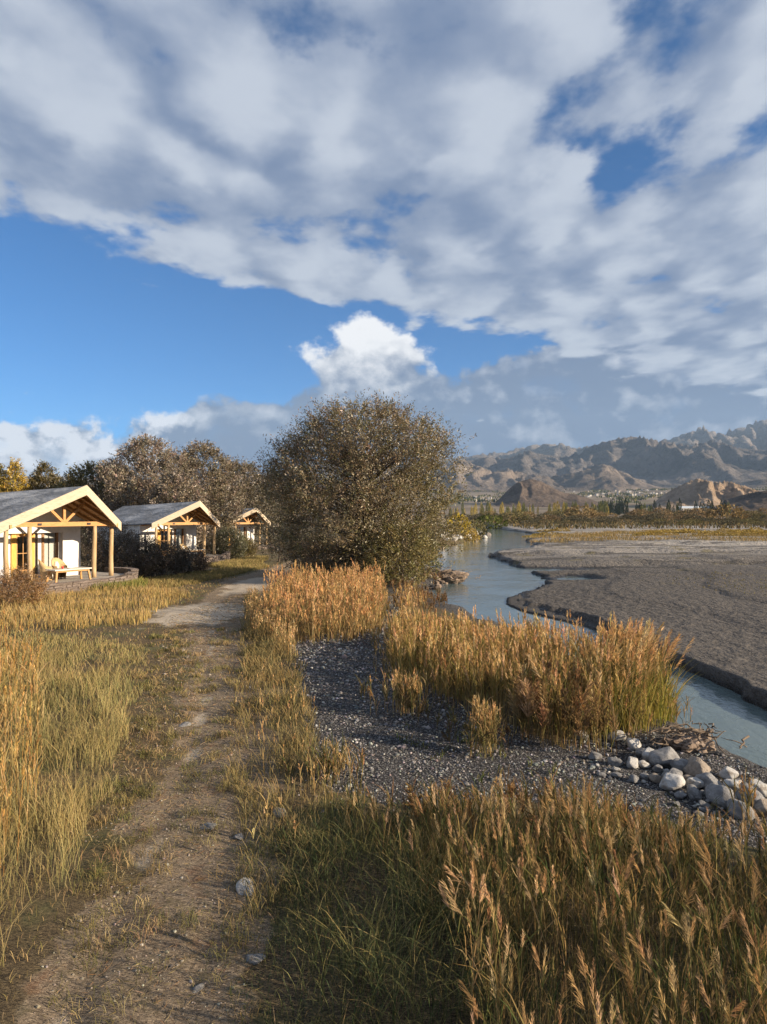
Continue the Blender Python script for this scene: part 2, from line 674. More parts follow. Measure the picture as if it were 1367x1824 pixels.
def ground_masks(X, Y):
    """what the ground is made of, per vertex"""
    xl, xr = left_shore(Y), right_shore(Y)
    r = np.hypot(X, Y)
    path_c = np.interp(Y, _py, _pxc)
    path_w = np.interp(Y, [0, 5, 10, 20, 30, 45, 80], [0.85, 0.8, 0.9, 1.25, 1.5, 1.6, 1.6])
    wob = 0.45 * fbm(X * 0.6, Y * 0.6, 3, 71) + 0.25 * fbm(X * 2.1, Y * 2.1, 3, 73)
    path = 1 - sstep(np.abs(X - path_c + wob) / path_w, 0.55, 1.15)
    bare = np.exp(-(((X + 6.3) / 2.0) ** 2 + ((Y - 23.5) / 3.6) ** 2))
    bare = np.maximum(bare, 0.9 * np.exp(-(((X + 6.4) / 1.5) ** 2 + ((Y - 34) / 6) ** 2)))
    gpoly = [px_at(*p) for p in ((520, 1150), (620, 1120), (690, 1060), (720, 1060), (720, 1180), (800, 1240), (1000, 1330), (1100, 1290), (1250, 1310), (1420, 1400),
                                 (1500, 1520), (1200, 1470), (1050, 1440), (850, 1425), (640, 1420), (560, 1420), (545, 1250))]
    # soft-edged gravel patch
    jx = X + 0.3 * fbm(X * 1.1, Y * 1.1, 3, 75)
    jy = Y + 0.5 * fbm(X * 1.1, Y * 1.1, 3, 78)
    gravel = in_poly(jx, jy, gpoly).astype(float)
    bank = sstep(xl - X, 2.3 + 0.03 * np.clip(Y, 0, 60), 0.9 + 0.03 * np.clip(Y, 0, 60)) * (X < xr)
    gravel = np.maximum(gravel, bank * 0.9 * (Y < 60))
    bar = ((X > xr - 0.3) & (Y < 260)).astype(float) * (1 - sstep(r, 200, 260))
    rut = np.maximum(np.exp(-((X - path_c + 0.42) / 0.22) ** 2), np.exp(-((X - path_c - 0.40) / 0.22) ** 2)) * sstep(Y, 60, 30)
    bare = np.maximum(bare, 0.46 * rut * np.clip(0.7 + 1.2 * fbm(X * 0.8, Y * 0.5, 3, 77), 0, 1.4))
    return path, bare, gravel, bar, sstep(r, 200, 300)


def mat_ground():
    m, g = new_mat('ground_soil')
    pos = g.geo()
    path, bare, gravel, bar, far = [g.attr(k, 'Fac') for k in ('path', 'bare', 'gravel', 'bar', 'far')]
    n_big = g.noise(pos, 0.9, 5, 0.6)
    n_mid = g.noise(pos, 5.0, 6, 0.65)
    n_fine = g.noise(pos, 38.0, 4, 0.65)
    straw = g.noise(g.vmul(pos, (1.0, 3.2, 1.0)), 26, 4, 0.7, 1.2)
    # dry turf: straw litter over dark soil
    turf = g.mix(g.ss(straw, 0.38, 0.66), (0.030, 0.022, 0.014), (0.20, 0.148, 0.080))
    turf = g.mix(g.m('MULTIPLY', g.ss(n_big, 0.46, 0.66), 0.6), turf, (0.095, 0.105, 0.040))
    pcol = g.mix(g.ss(straw, 0.36, 0.66), (0.066, 0.049, 0.035), (0.345, 0.268, 0.185))
    pcol = g.mix(g.m('MULTIPLY', g.ss(n_mid, 0.5, 0.7), 0.55), pcol, (0.10, 0.085, 0.040))
    pcol = g.mix(g.m('MULTIPLY', g.ss(g.noise(pos, 2.1, 4, .6), 0.56, 0.72), 0.5), pcol, (0.20, 0.095, 0.045))
    dust = g.mix(n_fine, (0.34, 0.285, 0.215), (0.48, 0.415, 0.335))
    c = g.mix(g.ss(g.m('ADD', path, g.m('MULTIPLY', g.m('SUBTRACT', n_mid, 0.5), 0.9)), 0.3, 0.6), turf, pcol)
    c = g.mix(g.ss(g.m('ADD', bare, g.m('MULTIPLY', g.m('SUBTRACT', n_big, 0.5), 1.5)), 0.42, 0.68), c, dust)
    # gravel: voronoi pebbles
    vcol = g.node('ShaderNodeTexVoronoi')
    g.put(vcol.inputs['Vector'], pos)
    vcol.inputs['Scale'].default_value = 34
    peb = g.sep(vcol.outputs['Color'])[0]
    grav = g.mix(peb, (0.075, 0.073, 0.075), (0.26, 0.25, 0.24))
    grav = g.mix(g.ss(vcol.outputs['Distance'], 0.25, 0.55), grav, (0.032, 0.030, 0.030))
    gm = g.ss(g.m('ADD', gravel, g.m('MULTIPLY', g.m('SUBTRACT', n_mid, 0.5), 0.8)), 0.35, 0.6)
    c = g.mix(gm, c, grav)
    # sand and silt bar
    x, y, z = g.sep(pos)
    silt = g.mix(g.ss(n_mid, 0.3, 0.7), (0.076, 0.069, 0.063), (0.132, 0.119, 0.107))
    pale = g.m('MULTIPLY', g.ss(g.noise(g.vmul(pos, (0.35, 1.0, 1.0)), 0.16, 6, 0.62), 0.36, 0.52), g.ss(y, 44, 84))
    silt = g.mix(pale, silt, g.mix(n_fine, (0.26, 0.24, 0.215), (0.40, 0.37, 0.335)))
    scarp_shade = g.ss(g.noise(g.vmul(pos, (0.055, 0.42, 0.0)), 1.0, 5, 0.55, 0.4), 0.53, 0.60)  # dark bands painted into the silt colour for the shaded scarp lines
    silt = g.mix(g.m('MULTIPLY', scarp_shade, g.m('MULTIPLY', g.ss(y, 36, 50), g.ss(y, 150, 95, 0.0, 0.72))), silt, (0.050, 0.045, 0.041))
    damp = g.ss(z, -0.80, -0.97)
    silt = g.mix(damp, silt, (0.026, 0.023, 0.021))
    silt = g.mix(g.m('MULTIPLY', g.ss(g.noise(pos, 0.35, 5, 0.6), 0.56, 0.66), g.ss(y, 30, 60, 0, 0.6)), silt, (0.17, 0.14, 0.055))
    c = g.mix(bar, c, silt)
    # far plain: scrub soil, fields
    fc = g.mix(g.ss(g.noise(pos, 0.012, 6, 0.6), 0.4, 0.62), (0.13, 0.10, 0.065), (0.23, 0.185, 0.135))
    fc = g.mix(g.m('MULTIPLY', g.ss(g.noise(g.vmul(pos, (0.5, 1, 1)), 0.006, 5, 0.6), 0.53, 0.64), g.ss(y, 3800, 1500)), fc, (0.075, 0.085, 0.035))
    c = g.mix(far, c, fc)
    mud = g.m('MULTIPLY', damp, bar)
    rough = g.lin(mud, 0, 1, 0.95, 0.35)
    hgt = g.m('ADD', g.m('MULTIPLY', straw, 0.018), g.m('MULTIPLY', n_mid, 0.05))
    hgt = g.m('ADD', hgt, g.m('MULTIPLY', g.m('MULTIPLY', gm, g.m('SUBTRACT', 1.0, vcol.outputs['Distance'])), 0.02))
    clod = g.m('ADD', g.noise(g.vmul(pos, (1, 0.7, 1)), 2.6, 3, 0.55), g.m('MULTIPLY', g.noise(pos, 9, 3, 0.6), 0.35))
    hgt = g.m('ADD', hgt, g.m('MULTIPLY', g.m('MULTIPLY', bar, clod), 0.36))
    principled(g, c, rough, 0.25, hgt, 1.0)
    return m


def mat_water():
    m, g = new_mat('river_water')
    pos = g.geo()
    flow = g.vmul(pos, (1.0, 0.55, 1.0))
    h = g.m('ADD', g.m('MULTIPLY', g.noise(flow, 2.2, 4, 0.6, 0.6), 0.03), g.m('MULTIPLY', g.noise(flow, 8.0, 3, 0.6, 0.8), 0.010))
    calm = g.ss(g.noise(pos, 0.25, 3, 0.5), 0.40, 0.62, 0.35, 1.0)
    h = g.m('MULTIPLY', h, calm)
    c = g.mix(g.noise(flow, 0.4, 4, 0.6), (0.085, 0.125, 0.128), (0.125, 0.160, 0.158))
    principled(g, c, 0.06, 0.5, h, 1.0, IOR=1.33)
    return m


M = {}
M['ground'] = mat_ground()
M['water'] = mat_water()


def build_ground():
    rows = np.concatenate([np.geomspace(2.4, 60, 300)[:-1], np.geomspace(60, 320, 120)[:-1], np.geomspace(320, 15000, 60)])
    X, Y, F = fan_grid(R(-50), R(50), 330, 0, 0, 0, (0.0, -1.5), rows)
    Z = ground_h(X, Y)
    p, b, gv, br, fr = [a.ravel() for a in ground_masks(X, Y)]
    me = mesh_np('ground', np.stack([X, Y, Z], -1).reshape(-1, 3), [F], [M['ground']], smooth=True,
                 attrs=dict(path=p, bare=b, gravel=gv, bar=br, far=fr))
    tag(link('ground', me), kind='structure')
    # the same earth goes on behind and under, coarse
    me = mesh_np('ground_around', [(-16000, -6000, -3.2), (16000, -6000, -3.2), (16000, 15500, -3.2), (-16000, 15500, -3.2)], [[(0, 1, 2, 3)]], [M['ground']])
    tag(link('terrain_base', me), kind='structure')
    X, Y, F = fan_grid(R(-40), R(75), 60, 2.4, 420, 60, (0.0, -1.5))
    me = mesh_np('river', np.stack([X, Y, np.full_like(X, WATER_Z)], -1).reshape(-1, 3), [F], [M['water']], smooth=True)
    tag(link('river_water', me), kind='structure')


build_ground()


# ------------------------------------------------------------------ mountains and hills
def mat_mountain(name, c_lo, c_hi, snow=None, sc=1.0):
    m, g = new_mat(name)
    pos = g.geo()
    x, y, z = g.sep(pos)
    n = g.noise(g.vmul(pos, (1, 1, 2.5)), 0.0016 * sc, 8, 0.62)
    c = g.mix(g.ss(n, 0.35, 0.65), c_lo, c_hi)
    n2 = g.noise(pos, 0.009 * sc, 6, 0.65)
    c = g.mix(g.m('MULTIPLY', g.ss(n2, 0.5, 0.7), 0.45), c, tuple(v * 0.55 for v in c_lo))
    if snow:
        s = g.ss(g.m('ADD', z, g.m('MULTIPLY', g.m('SUBTRACT', n2, 0.5), 900)), snow[0], snow[1])
        c = g.mix(g.m('MULTIPLY', s, 0.38), c, (0.62, 0.64, 0.68))
    h = g.m('MULTIPLY', g.noise(pos, 0.008 * sc, 9, 0.68), 110 / sc)
    principled(g, c, 0.95, 0.1, h, 1.0)
    return m


def skyline(pts):
    """azimuth -> tangent of elevation, read off the outline"""
    a = np.array([math.atan2(px - 683.5, FPX) for px, py in pts])
    e = np.array([(HORIZON - py) / math.hypot(px - 683.5, FPX) for px, py in pts])
    return a, e


def mountain_range(name, pts, r0, r1, crest, a0, a1, na, nr, seed, mat, foot=0.22, feat=900., rough=0.60, fade=0.0, sink=12):
    A = np.linspace(a0, a1, na)
    RR = np.linspace(r0, r1, nr)
    rr, aa = np.meshgrid(RR, A, indexing='ij')
    X, Y = rr * np.sin(aa), rr * np.cos(aa)
    wx = X + 0.35 * feat * fbm(X / feat, Y / feat, 3, seed + 5)
    wy = Y + 0.35 * feat * fbm(X / feat + 7, Y / feat, 3, seed + 8)
    rid = ridged(wx / feat / 2.0, wy / feat / 4.5, 7, seed, rough) * 1.25
    rid = rid ** 1.15 + 0.10 * ridged(wx / feat * 2.2, wy / feat * 1.4, 5, seed + 40, 0.6)
    spur = ridged(wx / feat * 2.6, wy / feat * 0.42, 4, seed + 60, 0.5)     # gullies running down to the valley
    t = (rr - r0) / (crest - r0)
    env = np.where(rr < crest, np.clip(t, 0, 1) ** 1.15, np.clip(1 - (rr - crest) / (r1 - crest), 0, 1) ** 0.8)
    shape = env * (foot + rid + 0.42 * (spur - 0.3) * np.clip(1.25 - env, 0, 1)) - 0.02
    sa, se = skyline(pts)
    want = np.interp(A, sa, se)
    base = fan(rr)
    # each direction of the range is as tall as its crest line there
    H = np.full(na, 0.3)
    ends = sstep(A, a0, a0 + 0.25 * (a1 - a0)) if fade else 1.0
    for _ in range(24):
        tops = ((base + shape * H[None, :] * 1000 - CAMZ) / rr).max(0)
        ratio = np.clip(want / np.maximum(tops, 1e-3), 0.6, 1.6)
        k = max(1, na // 220)
        ker = np.ones(2 * k + 1) / (2 * k + 1)
        H = np.convolve(np.pad(H * ratio, k, 'edge'), ker, 'valid')
    H = H * (1 - fade + fade * ends)
    Z = base + shape * H[None, :] * 1000 - sink
    i = np.arange(nr - 1)[:, None] * na + np.arange(na - 1)[None, :]
    F = np.stack([i, i + 1, i + na + 1, i + na], -1).reshape(-1, 4)[:, ::-1]
    me = mesh_np(name, np.stack([X, Y, Z], -1).reshape(-1, 3), [F], [mat], smooth=True)
    return tag(link(name, me), kind='structure')


M['mount'] = mat_mountain('mountain_rock', (0.100, 0.091, 0.088), (0.192, 0.166, 0.151), (1000, 1900))
M['mount_near'] = mat_mountain('foothill_rock', (0.135, 0.112, 0.095), (0.265, 0.215, 0.175))
M['mount_far'] = mat_mountain('snowy_rock', (0.15, 0.125, 0.11), (0.24, 0.20, 0.17), (800, 1500))
M['hill_dark'] = mat_mountain('dark_hill_rock', (0.085, 0.065, 0.052), (0.15, 0.115, 0.09), None, 6)
M['hill_tan'] = mat_mountain('tan_hill_rock', (0.24, 0.175, 0.12), (0.44, 0.33, 0.235), None, 6)

mountain_range('mountains', [(600, 830), (760, 826), (840, 818), (866, 812), (905, 815), (940, 800), (960, 806), (1003, 812), (1030, 806), (1055, 792), (1098, 779), (1136, 775), (1166, 781),
                             (1201, 787), (1230, 792), (1270, 781), (1300, 790), (1320, 797), (1367, 800), (1450, 790), (1700, 780)],
               5600, 8600, 7700, R(-16), R(42), 410, 185, 101, M['mount'], 0.14, 720., fade=1.0)
mountain_range('foothills', [(600, 850), (760, 845), (800, 830), (815, 814), (840, 822), (880, 838), (905, 832), (930, 840), (985, 846), (1030, 838), (1075, 822), (1110, 838), (1150, 858),
                             (1190, 868), (1260, 862), (1367, 850), (1500, 850), (1700, 850)],
               4700, 6300, 5700, R(-16), R(42), 360, 120, 141, M['mount_near'], 0.12, 420., fade=1.0)
mountain_range('snowy_mountains', [(600, 815), (760, 818), (820, 814), (866, 806), (905, 804), (917, 800), (952, 790), (1003, 789), (1029, 798), (1060, 790), (1100, 786), (1180, 785), (1226, 769), (1252, 758),
                                   (1275, 770), (1300, 767), (1340, 752), (1355, 746), (1367, 749), (1450, 735), (1700, 730)],
               8300, 13000, 11000, R(-16), R(42), 300, 90, 121, M['mount_far'], 0.25, 1100., fade=1.0)
mountain_range('dark_hill', [(820, 912), (870, 908), (885, 893), (905, 872), (922, 858), (945, 852), (966, 857), (988, 869), (1006, 877), (1028, 880), (1055, 889), (1080, 900), (1115, 912)],
               2100, 2600, 2350, R(6.5), R(19.5), 150, 60, 161, M['hill_dark'], 0.6, 150., 0.45, sink=1.5)
mountain_range('tan_hill', [(1120, 915), (1158, 903), (1176, 884), (1198, 871), (1222, 859), (1243, 851), (1270, 857), (1300, 857), (1325, 864), (1350, 873), (1380, 880), (1450, 895), (1500, 915)],
               1900, 2400, 2150, R(19.5), R(33.5), 170, 60, 171, M['hill_tan'], 0.15, 85., 0.55, sink=1.5)
mountain_range('right_hill', [(1240, 916), (1272, 908), (1290, 890), (1330, 878), (1367, 872), (1450, 862), (1600, 880), (1700, 915)],
               1300, 1700, 1500, R(24.5), R(40), 150, 50, 181, M['hill_dark'], 0.7, 130., 0.5, sink=1.5)  # hill at the right, in the same dark rock as the middle one


def build_haze():
    m, g = new_mat('haze_air')
    v = g.node('ShaderNodeVolumePrincipled')
    v.inputs['Color'].default_value = (0.48, 0.70, 1.0, 1)
    v.inputs['Density'].default_value = 3.2e-5
    v.inputs['Anisotropy'].default_value = 0.0
    o = g.node('ShaderNodeOutputMaterial')
    g.t.links.new(v.outputs[0], o.inputs['Volume'])
    b = MB().box(-17000, 17000, -7000, 16000, -5, 2300)
    tag(b.build('haze', m), kind='stuff')


build_haze()

# ------------------------------------------------------------------ cabins
M['plaster'] = mat_noise('white_plaster', (0.74, 0.72, 0.68), (0.82, 0.80, 0.77), 3, 0.9, 0.2, bump=0.01, c3=(0.66, 0.63, 0.58))
M['roof'] = mat_noise('weathered_roof', (0.14, 0.145, 0.15), (0.27, 0.275, 0.285), 2.2, 0.85, 0.3, (1, 0.35, 1), 0.06, c3=(0.44, 0.44, 0.44), s3=0.9)
M['fascia'] = mat_noise('pale_planed_wood', (0.52, 0.42, 0.30), (0.66, 0.555, 0.42), 5, 0.7, 0.3, (1, 1, 5), 0.005)
M['wood'] = mat_noise('orange_varnished_wood', (0.42, 0.215, 0.075), (0.55, 0.31, 0.12), 7, 0.55, 0.4, (1, 1, 4), 0.004)
M['post'] = mat_noise('peeled_log', (0.42, 0.29, 0.155), (0.55, 0.40, 0.235), 6, 0.7, 0.3, (3, 3, 0.5), 0.01, c3=(0.42, 0.26, 0.12))
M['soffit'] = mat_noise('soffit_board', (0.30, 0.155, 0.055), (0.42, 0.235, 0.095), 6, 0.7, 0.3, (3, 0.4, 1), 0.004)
M['darkwood'] = mat_noise('brown_window_wood', (0.22, 0.115, 0.05), (0.30, 0.165, 0.075), 6, 0.6, 0.35, (1, 1, 4), 0.004)
M['yellowwood'] = mat_noise('yellow_door_wood', (0.62, 0.34, 0.065), (0.72, 0.42, 0.10), 6, 0.5, 0.4, (3, 3, 0.5), 0.004)
M['iron'] = mat_noise('black_iron', (0.012, 0.012, 0.013), (0.03, 0.028, 0.027), 9, 0.5, 0.5)
M['curtain'] = mat_noise('white_curtain', (0.76, 0.75, 0.72), (0.82, 0.81, 0.79), 5, 0.95, 0.1)
M['floor'] = mat_noise('terrace_floor', (0.30, 0.27, 0.235), (0.40, 0.37, 0.33), 3, 0.85, 0.2, bump=0.01)
M['slate'] = mat_noise('stacked_slate', (0.17, 0.135, 0.115), (0.33, 0.27, 0.235), 6, 0.9, 0.25, (1, 1, 2), 0.03, c3=(0.11, 0.085, 0.075), s3=4)
M['mortar'] = mat_noise('mud_mortar', (0.10, 0.08, 0.065), (0.16, 0.13, 0.105), 8, 0.95, 0.1, bump=0.02)
M['wicker'] = mat_noise('straw_wicker', (0.54, 0.37, 0.18), (0.68, 0.50, 0.27), 22, 0.8, 0.25, (1, 1, 3), 0.02)
M['cushion'] = mat_noise('cream_cushion', (0.70, 0.66, 0.58), (0.78, 0.74, 0.67), 6, 0.95, 0.1)
M['whitecush'] = mat_noise('white_blue_cushion', (0.70, 0.74, 0.80), (0.80, 0.82, 0.85), 6, 0.95, 0.1)
M['tabletop'] = mat_noise('pale_table_top', (0.58, 0.54, 0.46), (0.68, 0.64, 0.56), 5, 0.45, 0.4, (0.4, 4, 1), 0.003)
M['red'] = mat_noise('red_glaze', (0.50, 0.03, 0.025), (0.56, 0.05, 0.035), 8, 0.3, 0.5)


def mat_glass():
    m, g = new_mat('window_glass')
    tr = g.node('ShaderNodeBsdfTransparent')
    tr.inputs[0].default_value = (0.96, 0.97, 0.96, 1)
    gl = g.node('ShaderNodeBsdfGlossy')
    gl.inputs['Roughness'].default_value = 0.02
    fr = g.node('ShaderNodeFresnel')
    fr.inputs[0].default_value = 1.5
    ms = g.node('ShaderNodeMixShader')
    g.put(ms.inputs[0], g.m('ADD', fr.outputs[0], 0.05, clamp=True))
    g.t.links.new(tr.outputs[0], ms.inputs[1])
    g.t.links.new(gl.outputs[0], ms.inputs[2])
    o = g.node('ShaderNodeOutputMaterial')
    g.t.links.new(ms.outputs[0], o.inputs['Surface'])
    return m


M['glass'] = mat_glass()
EAVE, RIDGE, PITCH, FALL, BACK = 3.0, 4.22, 0.53, 0.03, 9.0


def roof_z(x, y):
    return RIDGE - FALL * (y + 1.52) - PITCH * abs(x)


def prow(x):
    return -1.52 + 0.5 * abs(x)


def make_cabin():
    t = thing('cabin', 'largest and nearest white cabin with log veranda and grey gabled roof', 'cabin', group='white cabins along the path')
    rnd = random.Random(4)
    # roof: two slopes, each a slab with a lightly sagging surface
    for s in (-1, 1):
        nx, ny = 7, 14
        top, bot = [], []
        for j in range(ny + 1):
            for i in range(nx + 1):
                ax = EAVE * i / nx
                f = prow(ax)
                y = f + (BACK - f) * j / ny
                wv = 0.025 * math.sin(i * 1.9 + j * 1.1) * math.sin(j * 0.7 + s)
                top.append((s * ax, y, roof_z(ax, y) + (wv if 0 < i < nx and 0 < j < ny else 0)))
                bot.append((s * ax, y, roof_z(ax, y) - 0.075))
        n = len(top)
        q = []
        idx = lambda i, j: j * (nx + 1) + i
        for j in range(ny):
            for i in range(nx):
                q.append((idx(i, j), idx(i + 1, j), idx(i + 1, j + 1), idx(i, j + 1)))
                q.append((n + idx(i, j), n + idx(i, j + 1), n + idx(i + 1, j + 1), n + idx(i + 1, j)))
        for j in range(ny):
            q.append((idx(nx, j), n + idx(nx, j), n + idx(nx, j + 1), idx(nx, j + 1)))
        for i in range(nx):
            q.append((idx(i, 0), n + idx(i, 0), n + idx(i + 1, 0), idx(i + 1, 0)))
            q.append((idx(i, ny), idx(i + 1, ny), n + idx(i + 1, ny), n + idx(i, ny)))
        MB().add(top + bot, q).build('roof_slope', M['roof'], t)
        # fascia board along the prow edge
        P = []
        for dz in (-0.40, 0.035):
            for ax, off in ((0.0, 0.0), (EAVE + 0.06, 0.0), (EAVE + 0.06, -0.07), (0.0, -0.078)):
                P.append((s * ax, prow(ax) + off - 0.004, roof_z(ax, prow(ax)) + dz))
        MB().hexa(P).build('fascia_board', M['fascia'], t)
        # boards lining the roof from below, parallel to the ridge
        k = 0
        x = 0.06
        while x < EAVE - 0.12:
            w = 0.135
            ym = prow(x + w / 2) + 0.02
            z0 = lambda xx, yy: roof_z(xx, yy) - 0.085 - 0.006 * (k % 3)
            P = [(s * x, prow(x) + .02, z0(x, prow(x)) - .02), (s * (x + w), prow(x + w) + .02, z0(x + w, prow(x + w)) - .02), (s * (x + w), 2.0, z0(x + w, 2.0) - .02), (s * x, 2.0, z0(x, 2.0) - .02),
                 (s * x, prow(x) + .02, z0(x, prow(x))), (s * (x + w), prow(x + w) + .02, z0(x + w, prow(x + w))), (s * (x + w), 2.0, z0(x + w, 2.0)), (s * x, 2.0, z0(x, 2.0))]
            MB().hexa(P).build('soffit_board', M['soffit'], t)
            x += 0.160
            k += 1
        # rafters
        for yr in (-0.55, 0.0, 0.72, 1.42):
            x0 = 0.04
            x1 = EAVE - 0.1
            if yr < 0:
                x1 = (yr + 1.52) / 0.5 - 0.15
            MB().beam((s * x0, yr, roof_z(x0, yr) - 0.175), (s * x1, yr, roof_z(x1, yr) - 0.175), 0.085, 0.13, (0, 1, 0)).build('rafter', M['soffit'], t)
        # V strut of the truss
        MB().beam((s * 0.07, 0.0, 2.64), (s * 1.02, 0.0, 3.50), 0.10, 0.115, (0, 1, 0)).build('strut', M['wood'], t)
        MB().box(s * 1.22 - 0.09, s * 1.22 + 0.09, -0.105, 0.105, 2.49, 2.58).build('bracket', M['iron'], t)
        # eave beam from the outer post back to the wall
        MB().box(s * 2.62 - 0.06, s * 2.62 + 0.06, -0.3, 2.0, 2.38, 2.53).build('eave_beam', M['wood'], t)
    MB().box(-0.06, 0.06, -1.40, 2.0, RIDGE - 0.30, RIDGE - 0.19).build('ridge_beam', M['soffit'], t)
    # tie beam with cut ends, king post
    P = [(-2.50, -.07, 2.43), (2.50, -.07, 2.43), (2.50, .07, 2.43), (-2.50, .07, 2.43), (-2.22, -.07, 2.63), (2.22, -.07, 2.63), (2.22, .07, 2.63), (-2.22, .07, 2.63)]
    MB().hexa(P).build('tie_beam', M['wood'], t)
    MB().box(-0.06, 0.06, -0.055, 0.055, 2.632, 4.0).build('king_post', M['wood'], t)
    # log posts
    for x, y, zt in ((-1.62, 0, 2.43), (1.58, 0, 2.43), (-2.62, 0.05, 2.38), (2.62, 0.12, 2.38)):
        pts, rad = [], []
        a, b = rnd.uniform(0, 6), rnd.uniform(0.01, 0.03)
        for k in range(8):
            z = zt * k / 7
            pts.append((x + b * math.sin(a + z * 1.9), y + b * math.cos(a * 2 + z * 1.6), z))
            rad.append(0.112 - 0.006 * k * 0.5 + rnd.uniform(-0.004, 0.004))
        MB().tube(pts, rad, 10).build('post', M['post'], t, smooth=True)
    # walls: gable, right pier, left part, recessed glazed part
    y0, y1 = 2.0, 2.25
    XL, XR = -2.75, 2.3
    zz = lambda x: roof_z(x, 2.1) - 0.12
    P = [(XL, y0, 2.1), (XR, y0, 2.1), (XR, y0, zz(XR)), (0, y0, zz(0)), (XL, y0, zz(XL))]
    V = P + [(x, y1, z) for x, y, z in P]
    MB().add(V, [(0, 1, 6, 5), (1, 2, 7, 6), (2, 3, 8, 7), (3, 4, 9, 8), (4, 0, 5, 9), (0, 4, 3, 1), (5, 6, 8, 9)], [(1, 3, 2), (6, 7, 8)]).build('gable_wall', M['plaster'], t)
    MB().box(1.34, XR, y0 + .002, y1, 0, 2.098).build('front_wall', M['plaster'], t)
    MB().box(XL, -1.5, y0 + .002, y1, 0, 2.098).build('front_wall', M['plaster'], t)
    wl = MB()
    yr0, yr1 = 2.25, 2.40
    for a, b in ((-1.5, -1.10), (0.02, 0.08), (0.22, 0.40), (1.24, 1.34)):
        wl.box(a, b, yr0, yr1, 0, 2.2)
    wl.box(0.40, 1.24, yr0, yr1, 0, 0.35)
    wl.box(-1.5, 1.34, yr0 + .003, yr1 - .003, 2.2, 2.45)
    wl.build('recessed_wall', M['plaster'], t)
    for s, X in ((-1, XL), (1, XR)):
        xo, xi = X, X - s * 0.22
        xa, xb = min(xo, xi), max(xo, xi)
        P = [(xa, y1, 0), (xb, y1, 0), (xb, BACK - .4, 0), (xa, BACK - .4, 0)] + [(xx, yy, roof_z(abs(X), yy) - 0.09) for xx, yy in ((xa, y1), (xb, y1), (xb, BACK - .4), (xa, BACK - .4))]
        MB().hexa(P).build('side_wall', M['plaster'], t)
    P = [(XL + .22, BACK - .6, 0), (XR - .22, BACK - .6, 0), (XR - .22, BACK - .6, 2.5), (0, BACK - .6, roof_z(0, BACK) - .1), (XL + .22, BACK - .6, 2.3)]
    V = P + [(x, y + .2, z) for x, y, z in P]
    MB().add(V, [(0, 1, 6, 5), (1, 2, 7, 6), (2, 3, 8, 7), (3, 4, 9, 8), (4, 0, 5, 9), (0, 4, 3, 1), (5, 6, 8, 9)], [(1, 3, 2), (6, 7, 8)]).build('back_wall', M['plaster'], t)
    # door: yellow frame, glazed leaf over an orange panel
    d = MB()
    d.box(-1.10, -0.88, 2.17, 2.30, 0.0, 2.19).box(-0.16, 0.02, 2.17, 2.30, 0.0, 2.19).box(-0.88, -0.16, 2.175, 2.30, 2.02, 2.188)
    door = d.build('door_frame', M['yellowwood'], t)
    lf = MB()
    lf.box(-0.88, -0.80, 2.22, 2.27, 0.04, 2.02).box(-0.24, -0.16, 2.22, 2.27, 0.04, 2.02).box(-0.80, -0.24, 2.222, 2.268, 1.94, 2.018).box(-0.80, -0.24, 2.222, 2.268, 0.04, 0.42)
    lf.box(-0.535, -0.505, 2.225, 2.262, 0.42, 1.94).box(-0.80, -0.24, 2.228, 2.260, 1.16, 1.19)
    leaf = lf.build('door', M['wood'], t)
    MB().box(-0.80, -0.24, 2.240, 2.246, 0.42, 1.94).build('pane', M['glass'], leaf)
    MB().box(-0.215, -0.185, 2.17, 2.22, 1.0, 1.14).beam((-0.2, 2.175, 1.07), (-0.32, 2.175, 1.07), 0.02, 0.02, (0, 0, 1)).build('handle', M['iron'], leaf)
    MB().box(0.08, 0.22, 2.30, 2.31, 0.05, 2.2).build('sidelight', M['glass'], t)
    # window with curtains
    w = MB()
    w.box(0.40, 0.50, 2.19, 2.32, 0.35, 2.19).box(1.14, 1.24, 2.19, 2.32, 0.35, 2.19).box(0.50, 1.14, 2.195, 2.32, 2.08, 2.188).box(0.50, 1.14, 2.17, 2.32, 0.35, 0.45)
    win = w.build('window', M['darkwood'], t)
    MB().box(0.50, 1.14, 2.26, 2.266, 0.45, 2.08).build('pane', M['glass'], win)
    for a, b in ((0.42, 0.79), (0.84, 1.22)):
        cu = []
        n = 25
        for k in range(n):
            x = a + (b - a) * k / (n - 1)
            cu.append((x, 2.34 + 0.022 * math.sin(k * 1.7), 0.36))
        V = cu + [(x, y, 2.2) for x, y, _ in cu]
        MB().add(V, [(k, k + 1, n + k + 1, n + k) for k in range(n - 1)]).build('curtain', M['curtain'], win, smooth=True)
    # floor and curved dry-stone plinth
    pts = []
    for k in range(61):
        a = math.pi * k / 60
        c, s_ = math.cos(a), math.sin(a)
        pts.append((4.1 * math.copysign(abs(c) ** 0.75, c), 0.75 - 2.15 * abs(s_) ** 0.8))
    pts = [(4.1, 2.1)] + pts + [(-4.1, 2.1)]
    inner = [(x * 0.915, y + (0.30 if y < 0.7 else 0.0) * min(1, max(0, (0.75 - y) / 1.2)) ) for x, y in pts]
    fl = MB()
    n = len(inner)
    V = [(x, y, 0.0) for x, y in inner]
    V2 = [(x, BACK - .3, 0.0) for x, y in inner]
    fl.add(V + V2, [(k, k + 1, n + k + 1, n + k) for k in range(n - 1)])
    fl.build('terrace_floor', M['floor'], t)
    top_z = lambda x: 0.06 + 0.24 * (abs(x) / 4.1) ** 3
    co = MB()
    V, q = [], []
    for (x, y), (xi, yi) in zip(pts, inner):
        V += [(x * .985, y * .985, -0.75), (x * .985, y * .985, top_z(x) - .05), (xi, yi, top_z(x) - .05), (xi, yi, -0.75)]
